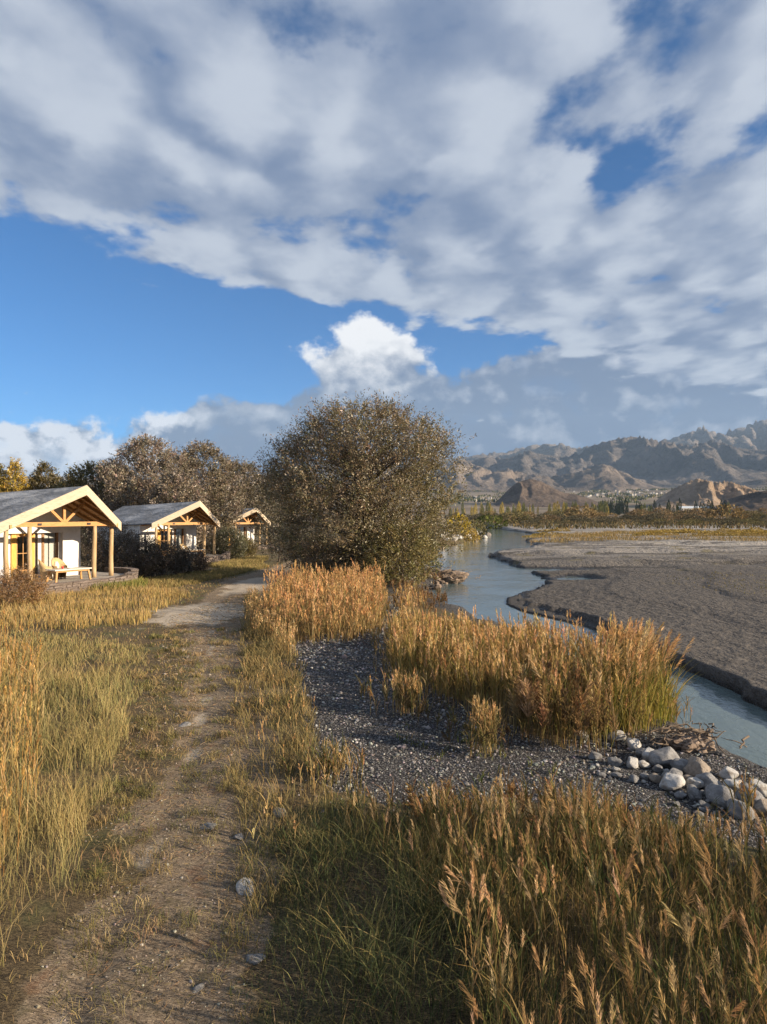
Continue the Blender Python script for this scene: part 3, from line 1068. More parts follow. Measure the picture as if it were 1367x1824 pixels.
    for k in range(n - 1):
        for e in range(4):
            f = (e + 1) % 4
            q.append((4 * k + e, 4 * k + f, 4 * k + 4 + f, 4 * k + 4 + e))
    co.add(V, q)
    wall = co.build('plinth', M['mortar'], t)
    # individual stones
    arr = np.array(pts)
    seg = np.hypot(*np.diff(arr, axis=0).T)
    cum = np.concatenate([[0], np.cumsum(seg)])
    variants = []
    for v in range(8):
        r = random.Random(70 + v)
        L, D, H = 1.0, 1.0, 1.0
        P = []
        for z in (0, 1):
            for x, y in ((-.5, -.5), (.5, -.5), (.5, .5), (-.5, .5)):
                P.append((x * L * (1 - r.uniform(0, .12)), y * D + r.uniform(-.12, .05), z * H - r.uniform(0, .22) * z + r.uniform(0, .1) * (1 - z)))
        variants.append(MB().hexa(P).mesh('stone', M['slate']))
    z = -0.62
    row = 0
    while z < 0.20:
        h = rnd.uniform(0.085, 0.13)
        sx = rnd.uniform(0, 0.2)
        while sx < cum[-1] - 0.1:
            ln = rnd.uniform(0.24, 0.62)
            mid = sx + ln / 2
            x = float(np.interp(mid, cum, arr[:, 0]))
            y = float(np.interp(mid, cum, arr[:, 1]))
            x2 = float(np.interp(mid + .05, cum, arr[:, 0]))
            y2 = float(np.interp(mid + .05, cum, arr[:, 1]))
            if z + h * 0.6 < top_z(x):
                top_row = z + 1.5 * h > top_z(x)
                o = link('stone', variants[rnd.randrange(8)], wall)
                tang = Vector((x2 - x, y2 - y, 0)).normalized()
                nrm = Vector((tang.y, -tang.x, 0))
                dep = 0.34 if top_row else 0.16
                inw = Vector((-x, 0.6 - y, 0)).normalized()
                c = Vector((x, y, z)) + inw * (dep / 2 - rnd.uniform(0.0, 0.03))
                o.location = c
                o.rotation_euler = (rnd.uniform(-.04, .04), rnd.uniform(-.03, .03), math.atan2(tang.y, tang.x))
                o.scale = (ln * 0.97, dep, h * 0.96)
            sx += ln
        z += h
        row += 1
    return t


def face(theta_deg):
    th = R(theta_deg)
    return (math.sin(th), -math.cos(th)), th


cabin = make_cabin()
cabin.location = (-14.4, 30.76, 0.40)
cabin.rotation_euler = (0, 0, R(60))


def place_cabin(apex_px, d, theta, floor_z, label):
    c = copy_thing(cabin)
    (nx, ny), th = face(theta)
    ax = (apex_px - 683.5) / FPX * d
    c.location = (ax - nx * 1.52, d - ny * 1.52, floor_z)
    c.rotation_euler = (0, 0, th)
    c['label'] = label
    return c


cabin2 = place_cabin(355.6, 51.0, 51.5, 0.12, 'middle white cabin half hidden behind dark bushes, with grey roof')
cabin3 = place_cabin(457, 74.0, 47.0, -0.18, 'farthest and smallest white cabin, shaded beside the big willow')


# ------------------------------------------------------------------ terrace furniture
def make_table():
    t = thing('table', 'low pale-topped wooden table on the nearest veranda', 'table', group='veranda tables')
    MB().box(-0.88, 0.88, -0.40, 0.40, 0.50, 0.55).build('table_top', M['tabletop'], t)
    ap = MB()
    ap.box(-0.76, 0.76, -0.33, -0.29, 0.42, 0.498).box(-0.76, 0.76, 0.29, 0.33, 0.42, 0.498).box(-0.76, -0.72, -0.29, 0.29, 0.42, 0.498).box(0.72, 0.76, -0.29, 0.29, 0.42, 0.498)
    ap.build('apron', M['wood'], t)
    for sx in (-1, 1):
        for sy in (-1, 1):
            MB().beam((sx * 0.74, sy * 0.30, 0.497), (sx * 0.82, sy * 0.36, 0.0), 0.075, 0.075, (0, 1, 0)).build('leg', M['wood'], t)
    return t


def make_chair(label, name='wicker_chair', mat=None, cush=None):
    t = thing(name, label, 'chair', group='veranda armchairs')
    n = 22
    V, q = [], []
    rows = [(0.0, 0.26), (0.25, 0.28), (0.5, 0.30), (0.75, 0.315), (1.0, 0.33)]
    for layer in (0, 1):
        for tz, r in rows:
            for k in range(n + 1):
                a = R(-128 + 256 * k / n)
                h = 0.60 + 0.36 * max(0, math.cos(a)) ** 1.3
                rr = r - 0.035 * layer + 0.05 * tz * max(0, math.cos(a))
                V.append((rr * math.sin(a), rr * math.cos(a), 0.03 + (h - 0.03) * tz))
    m = n + 1
    L = len(rows) * m
    for i in range(len(rows) - 1):
        for k in range(n):
            a, b, c, d = i * m + k, i * m + k + 1, (i + 1) * m + k + 1, (i + 1) * m + k
            q.append((a, b, c, d))
            q.append((L + a, L + d, L + c, L + b))
    i = (len(rows) - 1) * m
    for k in range(n):
        q.append((i + k, i + k + 1, L + i + k + 1, L + i + k))
    MB().add(V, q).build('backrest', mat or M['wicker'], t, smooth=True)
    MB().tube([(0, 0, 0.30), (0, 0, 0.36)], 0.30, 16).build('seat', mat or M['wicker'], t)
    MB().tube([(0, -0.02, 0.361), (0, -0.02, 0.40), (0, -0.02, 0.455), (0, -0.02, 0.475)], [0.24, 0.285, 0.28, 0.2], 18).build('cushion', cush or M['cushion'], t, smooth=True)
    MB().tube([(0, 0.24, 0.47), (0, 0.27, 0.60), (0, 0.30, 0.78)], [0.10, 0.13, 0.07], 10).build('back_cushion', cush or M['cushion'], t, smooth=True)
    for k in range(4):
        a = R(45 + 90 * k)
        MB().tube([(0.22 * math.cos(a), 0.22 * math.sin(a), 0), (0.25 * math.cos(a), 0.25 * math.sin(a), 0.31)], 0.025, 6).build('leg', M['wood'], t)
    return t


def on_cabin(o, cab, x, y, rz=0.0, z=0.0):
    th = cab.rotation_euler[2]
    c, s = math.cos(th), math.sin(th)
    o.location = (cab.location[0] + x * c - y * s, cab.location[1] + x * s + y * c, cab.location[2] + z)
    o.rotation_euler = (0, 0, th + rz)
    return o


tab = on_cabin(make_table(), cabin, 0.0, -0.35, R(-4))
ch = on_cabin(make_chair('wicker armchair turned sideways at the left end of the table, nearest cabin'), cabin, -0.38, 0.62, R(55))
c2 = on_cabin(copy_thing(ch), cabin, 0.38, 0.85, R(-4))
c2['label'] = 'wicker armchair standing behind the middle of the table, nearest cabin'
wc = on_cabin(make_chair('white cushioned armchair behind the corner post of the nearest cabin', 'armchair', M['whitecush'], M['whitecush']), cabin, -2.35, 0.85, R(30))
b = MB()
b.tube([(0, 0, 0), (0, 0, 0.06), (0, 0, 0.11)], [0.035, 0.045, 0.05], 12)
cup = on_cabin(b.build('cup', M['red'], smooth=True), cabin, -0.28, -0.30, 0, 0.55)
tag(cup, 'small red cup standing on the low veranda table', 'cup')
b = MB().tube([(0, 0, 0), (0, 0, 0.012), (0, 0, 0.02)], [0.09, 0.13, 0.135], 16)
tag(on_cabin(b.build('plate', M['cushion'], smooth=True), cabin, 0.06, -0.32, 0, 0.55), 'white plate beside the red cup on the table', 'plate')
b = MB().tube([(0, 0, 0), (0, 0, 0.15), (0, 0, 0.36), (0, 0, 0.38)], [0.13, 0.17, 0.18, 0.16], 14)
tag(on_cabin(b.build('basket', M['wicker'], smooth=True), cabin, -0.62, 1.75), 'round straw basket on the floor by the yellow door', 'basket')
tb = on_cabin(copy_thing(tab), cabin2, 0.30, -0.25, R(-4))
tb['label'] = 'low wooden table on the middle cabin veranda above the bushes'
c3 = on_cabin(copy_thing(ch), cabin2, -0.55, 0.75, R(60))
c3['label'] = 'wicker armchair on the middle cabin veranda behind dark bush'
c4 = on_cabin(copy_thing(ch), cabin2, 0.38, 0.85, R(-4))
c4['label'] = 'wicker armchair against the white wall of the middle cabin'

# ------------------------------------------------------------------ grass, reeds
M['grass'] = mat_leaf('grass_blades', 0.24, 0.22, 2.0)
M['reed'] = mat_leaf('reed_stems_and_plumes', 0.30, 0.15, 3.0)
M['leaf'] = mat_leaf('willow_leaves', 0.25, 0.15, 1.2, 0.05)
M['bark'] = mat_noise('grey_bark', (0.11, 0.085, 0.065), (0.21, 0.17, 0.135), 5, 0.9, 0.2, (4, 4, 0.7), 0.02)
GRASS_TRIS = 0


def scatter(poly_px, density, z=0.0, clump=0.0, cs=1.0, seed=0, fade=None, thin_far=True):
    """random points inside an outline on the ground (outline given by its places in the photograph)"""
    poly = np.array([px_at(px, max(py, HORIZON + 8), z) for px, py in poly_px])
    lo, hi = poly.min(0), poly.max(0)
    n = int((hi - lo).prod() * density)
    P = rng.uniform(lo, hi, (n, 2))
    jx = P[:, 0] + 0.25 * fbm(P[:, 0] * 0.9, P[:, 1] * 0.9, 3, seed + 90)
    jy = P[:, 1] + 0.45 * fbm(P[:, 0] * 0.9, P[:, 1] * 0.9, 3, seed + 95)
    keep = in_poly(jx, jy, poly)
    if clump:
        v = fbm(P[:, 0] * cs, P[:, 1] * cs, 3, seed + 40)
        keep &= rng.random(n) < np.clip(0.55 + clump * v, 0.0, 1)
    if thin_far:
        r = np.hypot(P[:, 0], P[:, 1])
        keep &= rng.random(n) < np.clip(9.0 / r, 0.10, 1)
    P = P[keep]
    return np.column_stack([P, ground_h(P[:, 0], P[:, 1])])


def widen(P):
    """far blades stand for small tufts and are a little wider"""
    r = np.hypot(P[:, 0], P[:, 1])
    return np.clip(r / 9.0, 0.75, 4.0)


def pick(n, cols, w=None, jitter=0.16):
    c = np.array(cols)[rng.choice(len(cols), n, p=w)]
    return c * (1 + rng.normal(0, jitter, (n, 1))).clip(0.5, 1.6) * (1 + rng.normal(0, 0.05, (n, 3)))


def blades(P, h, w, lean, cols, tips=None, wind=(0.0, 0.0)):
    """curved three-segment grass blades; returns V, quads, tris, colours"""
    n = len(P)
    a = rng.uniform(0, 2 * np.pi, n)
    d = np.stack([np.cos(a), np.sin(a), 0 * a], -1) * rng.uniform(0.15, 1.0, n)[:, None] * lean
    d[:, 0] += wind[0]
    d[:, 1] += wind[1]
    b = rng.uniform(0, 2 * np.pi, n)
    s = np.stack([np.cos(b), np.sin(b), 0 * b], -1)
    h = np.asarray(h).reshape(-1, 1)
    w = np.asarray(w).reshape(-1, 1)
    rows = []
    up = np.array([0, 0, 1.0])
    for t, ww in ((0.0, 0.8), (0.4, 1.0), (0.75, 0.7), (1.0, 0.0)):
        droop = 1 - 0.28 * lean * t * t
        c = P + up * (h * t * droop) + d * h * t ** 1.8
        if ww:
            rows += [c - s * w * ww / 2, c + s * w * ww / 2]
        else:
            rows.append(c)
    V = np.stack(rows, 1).reshape(-1, 3)
    i = np.arange(n)[:, None] * 7
    Q = np.concatenate([i + np.array([0, 1, 3, 2]), i + np.array([2, 3, 5, 4])])
    T = i + np.array([4, 5, 6])
    tips = cols if tips is None else tips
    C = np.stack([cols, cols, cols * .6 + tips * .4, cols * .6 + tips * .4, tips, tips, tips], 1).reshape(-1, 3)
    return V, Q, T, C


def join(parts):
    Vs, Qs, Ts, Cs, k = [], [], [], [], 0
    for V, Q, T, C in parts:
        Vs.append(V)
        Cs.append(C)
        if len(Q):
            Qs.append(Q + k)
        if len(T):
            Ts.append(T + k)
        k += len(V)
    f = []
    if Qs:
        f.append(np.concatenate(Qs))
    if Ts:
        f.append(np.concatenate(Ts))
    return np.concatenate(Vs), f, np.concatenate(Cs)


def slivers(B, D, w, cols):
    """thin triangles from base B along D"""
    n = len(B)
    r = rng.normal(size=(n, 3))
    s = np.cross(D, r)
    s /= np.linalg.norm(s, axis=1)[:, None] + 1e-9
    w = np.asarray(w).reshape(-1, 1)
    m = B + D * 0.45
    V = np.stack([B, m + s * w / 2, B + D, m - s * w / 2], 1).reshape(-1, 3)
    Q = np.arange(n)[:, None] * 4 + np.arange(4)
    C = np.repeat(cols, 4, 0)
    return V, Q, np.zeros((0, 3), int), C


STEM = [(0.44, 0.30, 0.13), (0.36, 0.25, 0.11), (0.40, 0.31, 0.16), (0.27, 0.24, 0.10)]
PLUME = [(0.64, 0.43, 0.215), (0.56, 0.36, 0.165), (0.70, 0.50, 0.28), (0.48, 0.30, 0.135)]
LEAFG = [(0.07, 0.083, 0.031), (0.12, 0.112, 0.042), (0.27, 0.185, 0.075), (0.05, 0.066, 0.027)]
LEAFD = [(0.34, 0.235, 0.11), (0.26, 0.18, 0.08), (0.40, 0.295, 0.15), (0.18, 0.155, 0.06)]


def reeds(P, h, nplume=18, plen=(0.16, 0.30), stem_w=0.006, nleaf=5, stem=STEM, plume=PLUME, leaf=LEAFG, lean=0.10, pw=0.014, wind=(-0.02, 0.03), spread=0.45, leaf_len=(0.22, 0.45), wide=None):
    """reed stems with leaves and feathery plumes"""
    n = len(P)
    wide = np.ones(n) if wide is None else wide
    h = np.broadcast_to(h, (n,)).astype(float)
    a = rng.uniform(0, 2 * np.pi, n)
    ln = np.stack([np.cos(a), np.sin(a), 0 * a], -1) * (np.abs(rng.normal(0, lean, n)))[:, None]
    ln[:, 0] += wind[0]
    ln[:, 1] += wind[1]
    up = np.array([0, 0, 1.0])

    def axis(t):
        t = np.asarray(t).reshape(-1, 1) if np.ndim(t) else t
        return t

    parts = []
    sc = pick(n, stem)
    b = rng.uniform(0, np.pi, n)
    s = np.stack([np.cos(b), np.sin(b), 0 * b], -1)
    rows = []
    for t in (0.0, 0.55, 1.0):
        c = P + up * (h[:, None] * t) + ln * h[:, None] * t ** 1.7
        rows += [c - s * (stem_w * wide * (1 - .5 * t))[:, None] / 2, c + s * (stem_w * wide * (1 - .5 * t))[:, None] / 2]
    V = np.stack(rows, 1).reshape(-1, 3)
    i = np.arange(n)[:, None] * 6
    parts.append((V, np.concatenate([i + np.array([0, 1, 3, 2]), i + np.array([2, 3, 5, 4])]), np.zeros((0, 3), int), np.repeat(sc, 6, 0)))
    # plume: branchlets up and around the top of the stem, leaning with the wind
    L = np.minimum(rng.uniform(*plen, n), 0.55 * h)
    pc = pick(n, plume)
    k = np.repeat(np.arange(n), nplume)
    m = len(k)
    u = rng.random(m)
    t = 1 - (L / h)[k] * (1 - u)
    B = P[k] + up * (h[k] * t)[:, None] + ln[k] * (h[k] * t ** 1.7)[:, None]
    a = rng.uniform(0, 2 * np.pi, m)
    out = np.stack([np.cos(a), np.sin(a), 0 * a], -1) * (spread * rng.uniform(0.25, 1.0, m))[:, None]
    D = out + up * rng.uniform(0.55, 1.0, m)[:, None] + ln[k] * 2.5
    D *= (L[k] * (0.42 - 0.24 * u) * rng.uniform(0.7, 1.35, m))[:, None]
    parts.append(slivers(B, D, pw * wide[k] * rng.uniform(0.6, 1.3, m), pc[k] * (1 + rng.normal(0, 0.12, (m, 1))).clip(.6, 1.5)))
    # leaves on the stem
    if nleaf:
        k = np.repeat(np.arange(n), nleaf)
        m = len(k)
        t = rng.uniform(0.08, 0.78, m)
        B = P[k] + up * (h[k] * t)[:, None] + ln[k] * (h[k] * t ** 1.7)[:, None]
        V, Q, T, C = blades(B, rng.uniform(*leaf_len, m), 0.011 * wide[k], 0.75, pick(m, leaf), pick(m, leaf))
        parts.append((V, Q, T, C))
    return parts


def stuff_mesh(name, parts, mat):
    V, f, C = join(parts)
    me = mesh_np(name, V, f, [mat], C)
    return tag(link(name, me), kind='stuff')


GREEN = [(0.085, 0.115, 0.035), (0.11, 0.13, 0.045), (0.16, 0.16, 0.05), (0.07, 0.10, 0.04)]
YGREEN = [(0.25, 0.25, 0.105), (0.31, 0.285, 0.12), (0.19, 0.21, 0.095), (0.38, 0.32, 0.15)]
STRAW = [(0.40, 0.30, 0.145), (0.47, 0.35, 0.165), (0.34, 0.255, 0.125), (0.42, 0.27, 0.10)]
BROWN = [(0.19, 0.12, 0.06), (0.25, 0.16, 0.08), (0.15, 0.10, 0.055)]

# ---- left meadow: tall soft yellow-green grass with an orange fringe at the far left
LEFT = [(-420, 1140), (60, 1128), (205, 1140), (262, 1165), (238, 1260), (205, 1380), (165, 1500), (120, 1610), (40, 1720), (-140, 1830), (-900, 2000), (-900, 1300)]
p = scatter(LEFT, 1000, clump=1.1, cs=0.8, seed=1)
n = len(p)
warm = np.clip(0.2 + 0.9 * fbm(p[:, 0] * 0.5, p[:, 1] * 0.5, 3, 7), 0, 1)[:, None]
edge = np.clip(((p[:, 0] / p[:, 1]) + 0.37) / 0.10, 0.42, 1.0)
cols = pick(n, YGREEN) * (1 - 0.6 * warm) + pick(n, STRAW) * 0.6 * warm
left_h = rng.uniform(0.30, 0.72, n) * (0.75 + 0.5 * rng.random(n) ** 2) * np.clip((-p[:, 0] / p[:, 1] - 0.27) / 0.14, 0.35, 1.0) * np.clip((22 - p[:, 1]) / 10, 0.3, 1)
left_h *= np.clip(0.8 + 0.7 * fbm(p[:, 0] * 1.2, p[:, 1] * 0.9, 3, 9), 0.35, 1.3)
parts = [blades(p, left_h, 0.0046 * widen(p), 0.7, cols, cols * 0.5 + pick(n, STRAW) * 0.5, (0.04, 0.02))]
p2 = scatter([(-420, 1150), (10, 1150), (60, 1190), (75, 1300), (60, 1420), (50, 1560), (-40, 1640), (-600, 1700)], 60, clump=0.8, seed=3)
parts += reeds(p2, rng.uniform(0.65, 1.0, len(p2)), 14, (0.12, 0.2), 0.005, 3, lean=0.12, pw=0.008, plume=[(0.50, 0.30, 0.10), (0.44, 0.25, 0.09), (0.55, 0.38, 0.16)], stem=[(0.48, 0.29, 0.09), (0.44, 0.24, 0.07)], leaf=LEAFD, wide=widen(p2))
stuff_mesh('meadow_grass', parts, M['grass'])

# ---- golden grass between the terrace and the path, greener by the wall
MID = [(-60, 1070), (60, 1052), (170, 1052), (300, 1048), (345, 1062), (290, 1085), (255, 1112), (120, 1122), (-60, 1126)]
p = scatter(MID, 210, clump=0.9, cs=0.4, seed=5, thin_far=False)
n = len(p)
parts = [blades(p, rng.uniform(0.22, 0.58, n) * np.clip(0.75 + 0.6 * fbm(p[:, 0] * .35, p[:, 1] * .35, 3, 12), .4, 1.2), 0.014, 0.45, pick(n, [(0.42, 0.29, 0.10), (0.36, 0.27, 0.10), (0.27, 0.24, 0.08), (0.46, 0.32, 0.13)]), pick(n, STRAW))]
for poly, hh in (([(165, 1052), (200, 1036), (238, 1030), (262, 1042), (240, 1052)], 0.45), ([(215, 1035), (330, 1020), (420, 1006), (470, 998), (480, 1004), (380, 1030), (300, 1046)], 0.22), ([(370, 1004), (440, 990), (480, 988), (470, 996), (400, 1008)], 0.35)):
    p = scatter(poly, 260, seed=8, thin_far=False)
    n = len(p)
    parts.append(blades(p, rng.uniform(0.6, 1.2, n) * hh, 0.02, 0.5, pick(n, [(0.10, 0.14, 0.04), (0.14, 0.16, 0.05), (0.20, 0.19, 0.07)] if hh > 0.4 else [(0.16, 0.15, 0.055), (0.22, 0.185, 0.075), (0.28, 0.22, 0.10)]), pick(n, [(0.16, 0.19, 0.05), (0.30, 0.26, 0.09)] if hh > 0.4 else [(0.24, 0.20, 0.08), (0.34, 0.26, 0.12)])))
stuff_mesh('golden_grass', parts, M['grass'])

# ---- low turf over the whole near left bank, thin on the trodden path
TURF = [(-500, 1000), (300, 1030), (480, 1000), (540, 1000), (470, 1060), (540, 1160), (570, 1300), (640, 1420), (700, 1600), (760, 2100), (-900, 2100)]
p = scatter(TURF, 330, clump=0.6, cs=1.4, seed=11)
pm, bare, gv, _, _ = ground_masks(p[:, 0], p[:, 1])
keep = rng.random(len(p)) > np.clip(0.80 * pm + 1.3 * bare + 0.95 * gv, 0, 0.985)
p, pm = p[keep], pm[keep]
n = len(p)
t_cols = pick(n, [(0.30, 0.215, 0.105), (0.22, 0.165, 0.08), (0.17, 0.155, 0.055), (0.38, 0.28, 0.15)])
parts = [blades(p, rng.uniform(0.04, 0.13, n) * (1 - .45 * pm), 0.006 * widen(p), 0.95, t_cols, t_cols)]
# flattened straw and short dry grass lying on the path
p = scatter([(60, 1824), (250, 1250), (300, 1100), (480, 1040), (450, 1200), (440, 1500), (420, 1900), (60, 2000)], 750, clump=0.9, cs=1.6, seed=13)
n = len(p)
a = rng.uniform(0, 2 * np.pi, n)
D = np.stack([np.cos(a), np.sin(a), rng.uniform(0.02, 0.4, n)], -1) * rng.uniform(0.03, 0.11, n)[:, None]
p[:, 2] += 0.004
parts.append(slivers(p, D, 0.005 * widen(p), pick(n, [(0.40, 0.31, 0.19), (0.30, 0.22, 0.12), (0.17, 0.15, 0.06), (0.24, 0.14, 0.075)])))
p = scatter([(60, 1824), (190, 1400), (270, 1130), (460, 1120), (445, 1500), (425, 2000), (0, 2000)], 26, clump=1.6, cs=0.9, seed=15)
k = np.repeat(np.arange(len(p)), 26)
q_ = p[k] + np.column_stack([rng.normal(0, .06, (len(k), 2)), np.zeros(len(k))])
tc = pick(len(p), [(0.15, 0.14, 0.055), (0.24, 0.19, 0.085), (0.33, 0.25, 0.13), (0.12, 0.11, 0.045)])[k]
parts.append(blades(q_, rng.uniform(0.05, 0.16, len(k)), 0.0055 * widen(q_), 1.0, tc, tc * 1.15))
stuff_mesh('short_turf', parts, M['grass'])

# ---- verge on the right of the path
VERGE = [(440, 1060), (470, 1105), (530, 1160), (545, 1230), (565, 1320), (600, 1390), (570, 1480), (540, 1560), (430, 1640), (415, 1500), (420, 1380), (425, 1250), (430, 1150)]
p = scatter(VERGE, 1000, clump=1.5, cs=1.1, seed=17)
n = len(p)
g_ = np.clip(0.62 + 0.9 * fbm(p[:, 0] * 0.8, p[:, 1] * 0.8, 3, 19), 0, 1)[:, None]
g_ = np.maximum(g_, np.clip((15 - p[:, 1]) / 4, 0, 1)[:, None] * rng.uniform(0.3, 1.0, (n, 1)))
cols = pick(n, [(0.065, 0.085, 0.040), (0.10, 0.11, 0.056), (0.145, 0.145, 0.07), (0.05, 0.065, 0.035)]) * g_ + pick(n, STRAW) * 0.85 * (1 - g_)
far = np.clip((p[:, 1] - 8) / 8, 0, 1)
parts = [blades(p, rng.uniform(0.08, 0.34, n) * (1 + 0.25 * far), 0.0065 * widen(p), 0.75, cols, cols * 0.5 + pick(n, STRAW) * 0.5)]
p2 = scatter([(445, 1070), (480, 1100), (535, 1160), (520, 1180), (440, 1130)], 90, seed=20, thin_far=False)
parts += reeds(p2, rng.uniform(0.4, 0.75, len(p2)), 8, (0.10, 0.18), 0.012, 3, pw=0.022, leaf=LEAFD, leaf_len=(.15, .3))
p2 = scatter([(430, 1180), (520, 1200), (600, 1390), (560, 1500), (440, 1560)], 14, clump=0.9, seed=22, thin_far=False)
parts += reeds(p2, rng.uniform(0.22, 0.42, len(p2)), 14, (0.08, 0.14), 0.006, 3, pw=0.012, leaf=LEAFD, leaf_len=(.12, .25))
stuff_mesh('verge_grass', parts, M['grass'])

# ---- dark blue-green grass in the foreground
FORE = [(440, 1490), (560, 1450), (640, 1440), (760, 1480), (880, 1560), (940, 1700), (980, 2150), (330, 2150), (410, 1800)]
p = scatter(FORE, 1300, clump=0.8, cs=1.1, seed=23)
n = len(p)
long_ = np.clip(0.6 + 0.7 * fbm(p[:, 0] * 0.9, p[:, 1] * 0.9, 3, 27), 0.15, 1.1) * np.clip((p[:, 0] / p[:, 1] + 0.235) / 0.16, 0.25, 1)
parts = [blades(p, rng.uniform(0.25, 0.75, n) * long_, 0.0065 * widen(p), 0.95, pick(n, [(0.050, 0.072, 0.034), (0.065, 0.085, 0.040), (0.095, 0.102, 0.042), (0.04, 0.058, 0.030)]), pick(n, [(0.085, 0.11, 0.05), (0.16, 0.155, 0.065), (0.27, 0.22, 0.095)]))]
stuff_mesh('tall_grass', parts, M['grass'])

def cap_height(p, h, line_l, line_r):
    '''the bed thins out to low growth towards the gravel'''
    line = np.interp(p[:, 0] / p[:, 1], [0.30, 0.42], [line_l, line_r])
    room = (FPX * CAMZ / p[:, 1] + HORIZON - line) * p[:, 1] / FPX
    return np.minimum(h, np.maximum(room, 0.14) * rng.uniform(0.75, 1.2, len(p)))


# ---- foreground reed bed at the right
NEAR = [(600, 1470), (760, 1475), (900, 1480), (1040, 1480), (1170, 1530), (1300, 1570), (1400, 1560), (1900, 1540), (2200, 2150), (860, 2150), (880, 1840), (840, 1700), (760, 1600), (640, 1540)]
p = scatter(NEAR, 100, clump=1.0, cs=1.0, seed=29, thin_far=False)
n = len(p)
right = np.clip((p[:, 0] / p[:, 1] + 0.02) / 0.25, 0, 1)
hh = rng.uniform(0.50, 0.80, n) + 0.42 * right * rng.random(n)
hh = cap_height(p, hh, 1408, 1468)
parts = reeds(p, hh, 60, (0.10, 0.22), 0.0045, 7, lean=0.20, pw=0.0046, spread=0.5, wide=widen(p), wind=(-0.06, 0.05), plume=[(0.50, 0.345, 0.175), (0.42, 0.275, 0.13), (0.58, 0.42, 0.245), (0.33, 0.21, 0.10)])
p2 = scatter(NEAR, 900, clump=0.6, cs=1.2, seed=31, thin_far=True)
n = len(p2)
parts.append(blades(p2, cap_height(p2, rng.uniform(0.25, 0.62, n), 1415, 1475), 0.006 * widen(p2), 0.6, pick(n, LEAFG), pick(n, LEAFD)))
# brown seeding weeds at the back of the bed
p3 = scatter([(640, 1455), (780, 1440), (960, 1440), (1060, 1460), (1180, 1515), (1130, 1560), (960, 1530), (760, 1500)], 40, clump=0.8, seed=33, thin_far=False)
parts += reeds(p3, cap_height(p3, rng.uniform(0.3, 0.6, len(p3)), 1400, 1460), 50, (0.22, 0.42), 0.006, 4, lean=0.22, pw=0.012, spread=1.0, plume=[(0.30, 0.18, 0.08), (0.22, 0.13, 0.07), (0.40, 0.26, 0.12)], stem=BROWN, leaf=BROWN)
stuff_mesh('foreground_reeds', parts, M['reed'])

# ---- reed bed in the middle, by the water
BED = [(700, 1215), (735, 1238), (800, 1262), (870, 1290), (950, 1322), (1040, 1338), (1110, 1318), (1165, 1290), (1195, 1255), (1150, 1225), (1060, 1205), (960, 1185), (870, 1162), (800, 1148), (745, 1130), (705, 1140), (695, 1170)]
p = scatter(BED, 110, clump=0.55, cs=0.9, seed=35, thin_far=False)
n = len(p)
hh = rng.uniform(0.72, 1.18, n) * np.clip(1.0 + 0.25 * fbm(p[:, 0] * 0.8, p[:, 1] * 0.8, 2, 37), .7, 1.2)
hh *= rng.choice([0.72, 0.9, 1.0, 1.1, 1.3], n)
cap = (FPX * CAMZ / p[:, 1] + HORIZON - np.where(p[:, 0] / p[:, 1] > 0.27, 1090, 1108)) * p[:, 1] / FPX
hh = np.minimum(hh, np.maximum(cap, 0.35) * rng.choice([0.75, 0.9, 1.0, 1.12, 1.35], n))
parts = reeds(p, hh, 34, (0.18, 0.32), 0.007, 6, lean=0.13, pw=0.011, spread=0.42, wide=np.clip(p[:, 1] / 12, 1, 2), leaf=[(0.34, 0.24, 0.09), (0.26, 0.21, 0.065), (0.16, 0.16, 0.05), (0.40, 0.28, 0.11)], leaf_len=(0.25, 0.5))
p2 = scatter(BED, 130, clump=0.5, cs=1.2, seed=39, thin_far=False)
n = len(p2)
parts.append(blades(p2, rng.uniform(0.35, 0.95, n), 0.011, 0.5, pick(n, LEAFD), pick(n, LEAFG)))
def fringe(poly, grow, dens, h, seed, sc=1.0):
    c = np.array(poly, float)
    m = c.mean(0)
    q = scatter([tuple(v) for v in m + (c - m) * grow], dens, clump=1.2, cs=0.9, seed=seed, thin_far=False)
    inner = np.array([px_at(px, py) for px, py in poly])
    q = q[~in_poly(q[:, 0], q[:, 1], inner)]
    return reeds(q, rng.uniform(*h, len(q)), 16, (0.08, 0.2), 0.007 * sc, 7, lean=0.22, pw=0.011 * sc, leaf=LEAFD + [(0.13, 0.13, 0.05)], leaf_len=(0.15, 0.35))


parts += fringe(BED, 1.16, 26, (0.2, 0.6), 36)
stuff_mesh('riverside_reeds', parts, M['reed'])
GREENBED = [(1085, 1325), (1140, 1308), (1185, 1275), (1198, 1250), (1165, 1228), (1110, 1215), (1060, 1230), (1050, 1290)]
p = scatter(GREENBED, 330, seed=41, thin_far=False)
n = len(p)
parts = [blades(p, rng.uniform(0.45, 1.25, n), 0.013, 0.55, pick(n, [(0.13, 0.15, 0.035), (0.20, 0.20, 0.045), (0.30, 0.26, 0.06)]), pick(n, [(0.30, 0.25, 0.07), (0.42, 0.32, 0.10), (0.18, 0.19, 0.05)]), (0.10, -0.05))]
p2 = scatter(GREENBED, 60, seed=42, thin_far=False)
parts += reeds(p2, rng.uniform(1.05, 1.5, len(p2)), 26, (0.2, 0.36), 0.008, 8, lean=0.2, pw=0.013, wind=(0.12, -0.02), leaf=LEAFG)
stuff_mesh('green_reeds', parts, M['reed'])
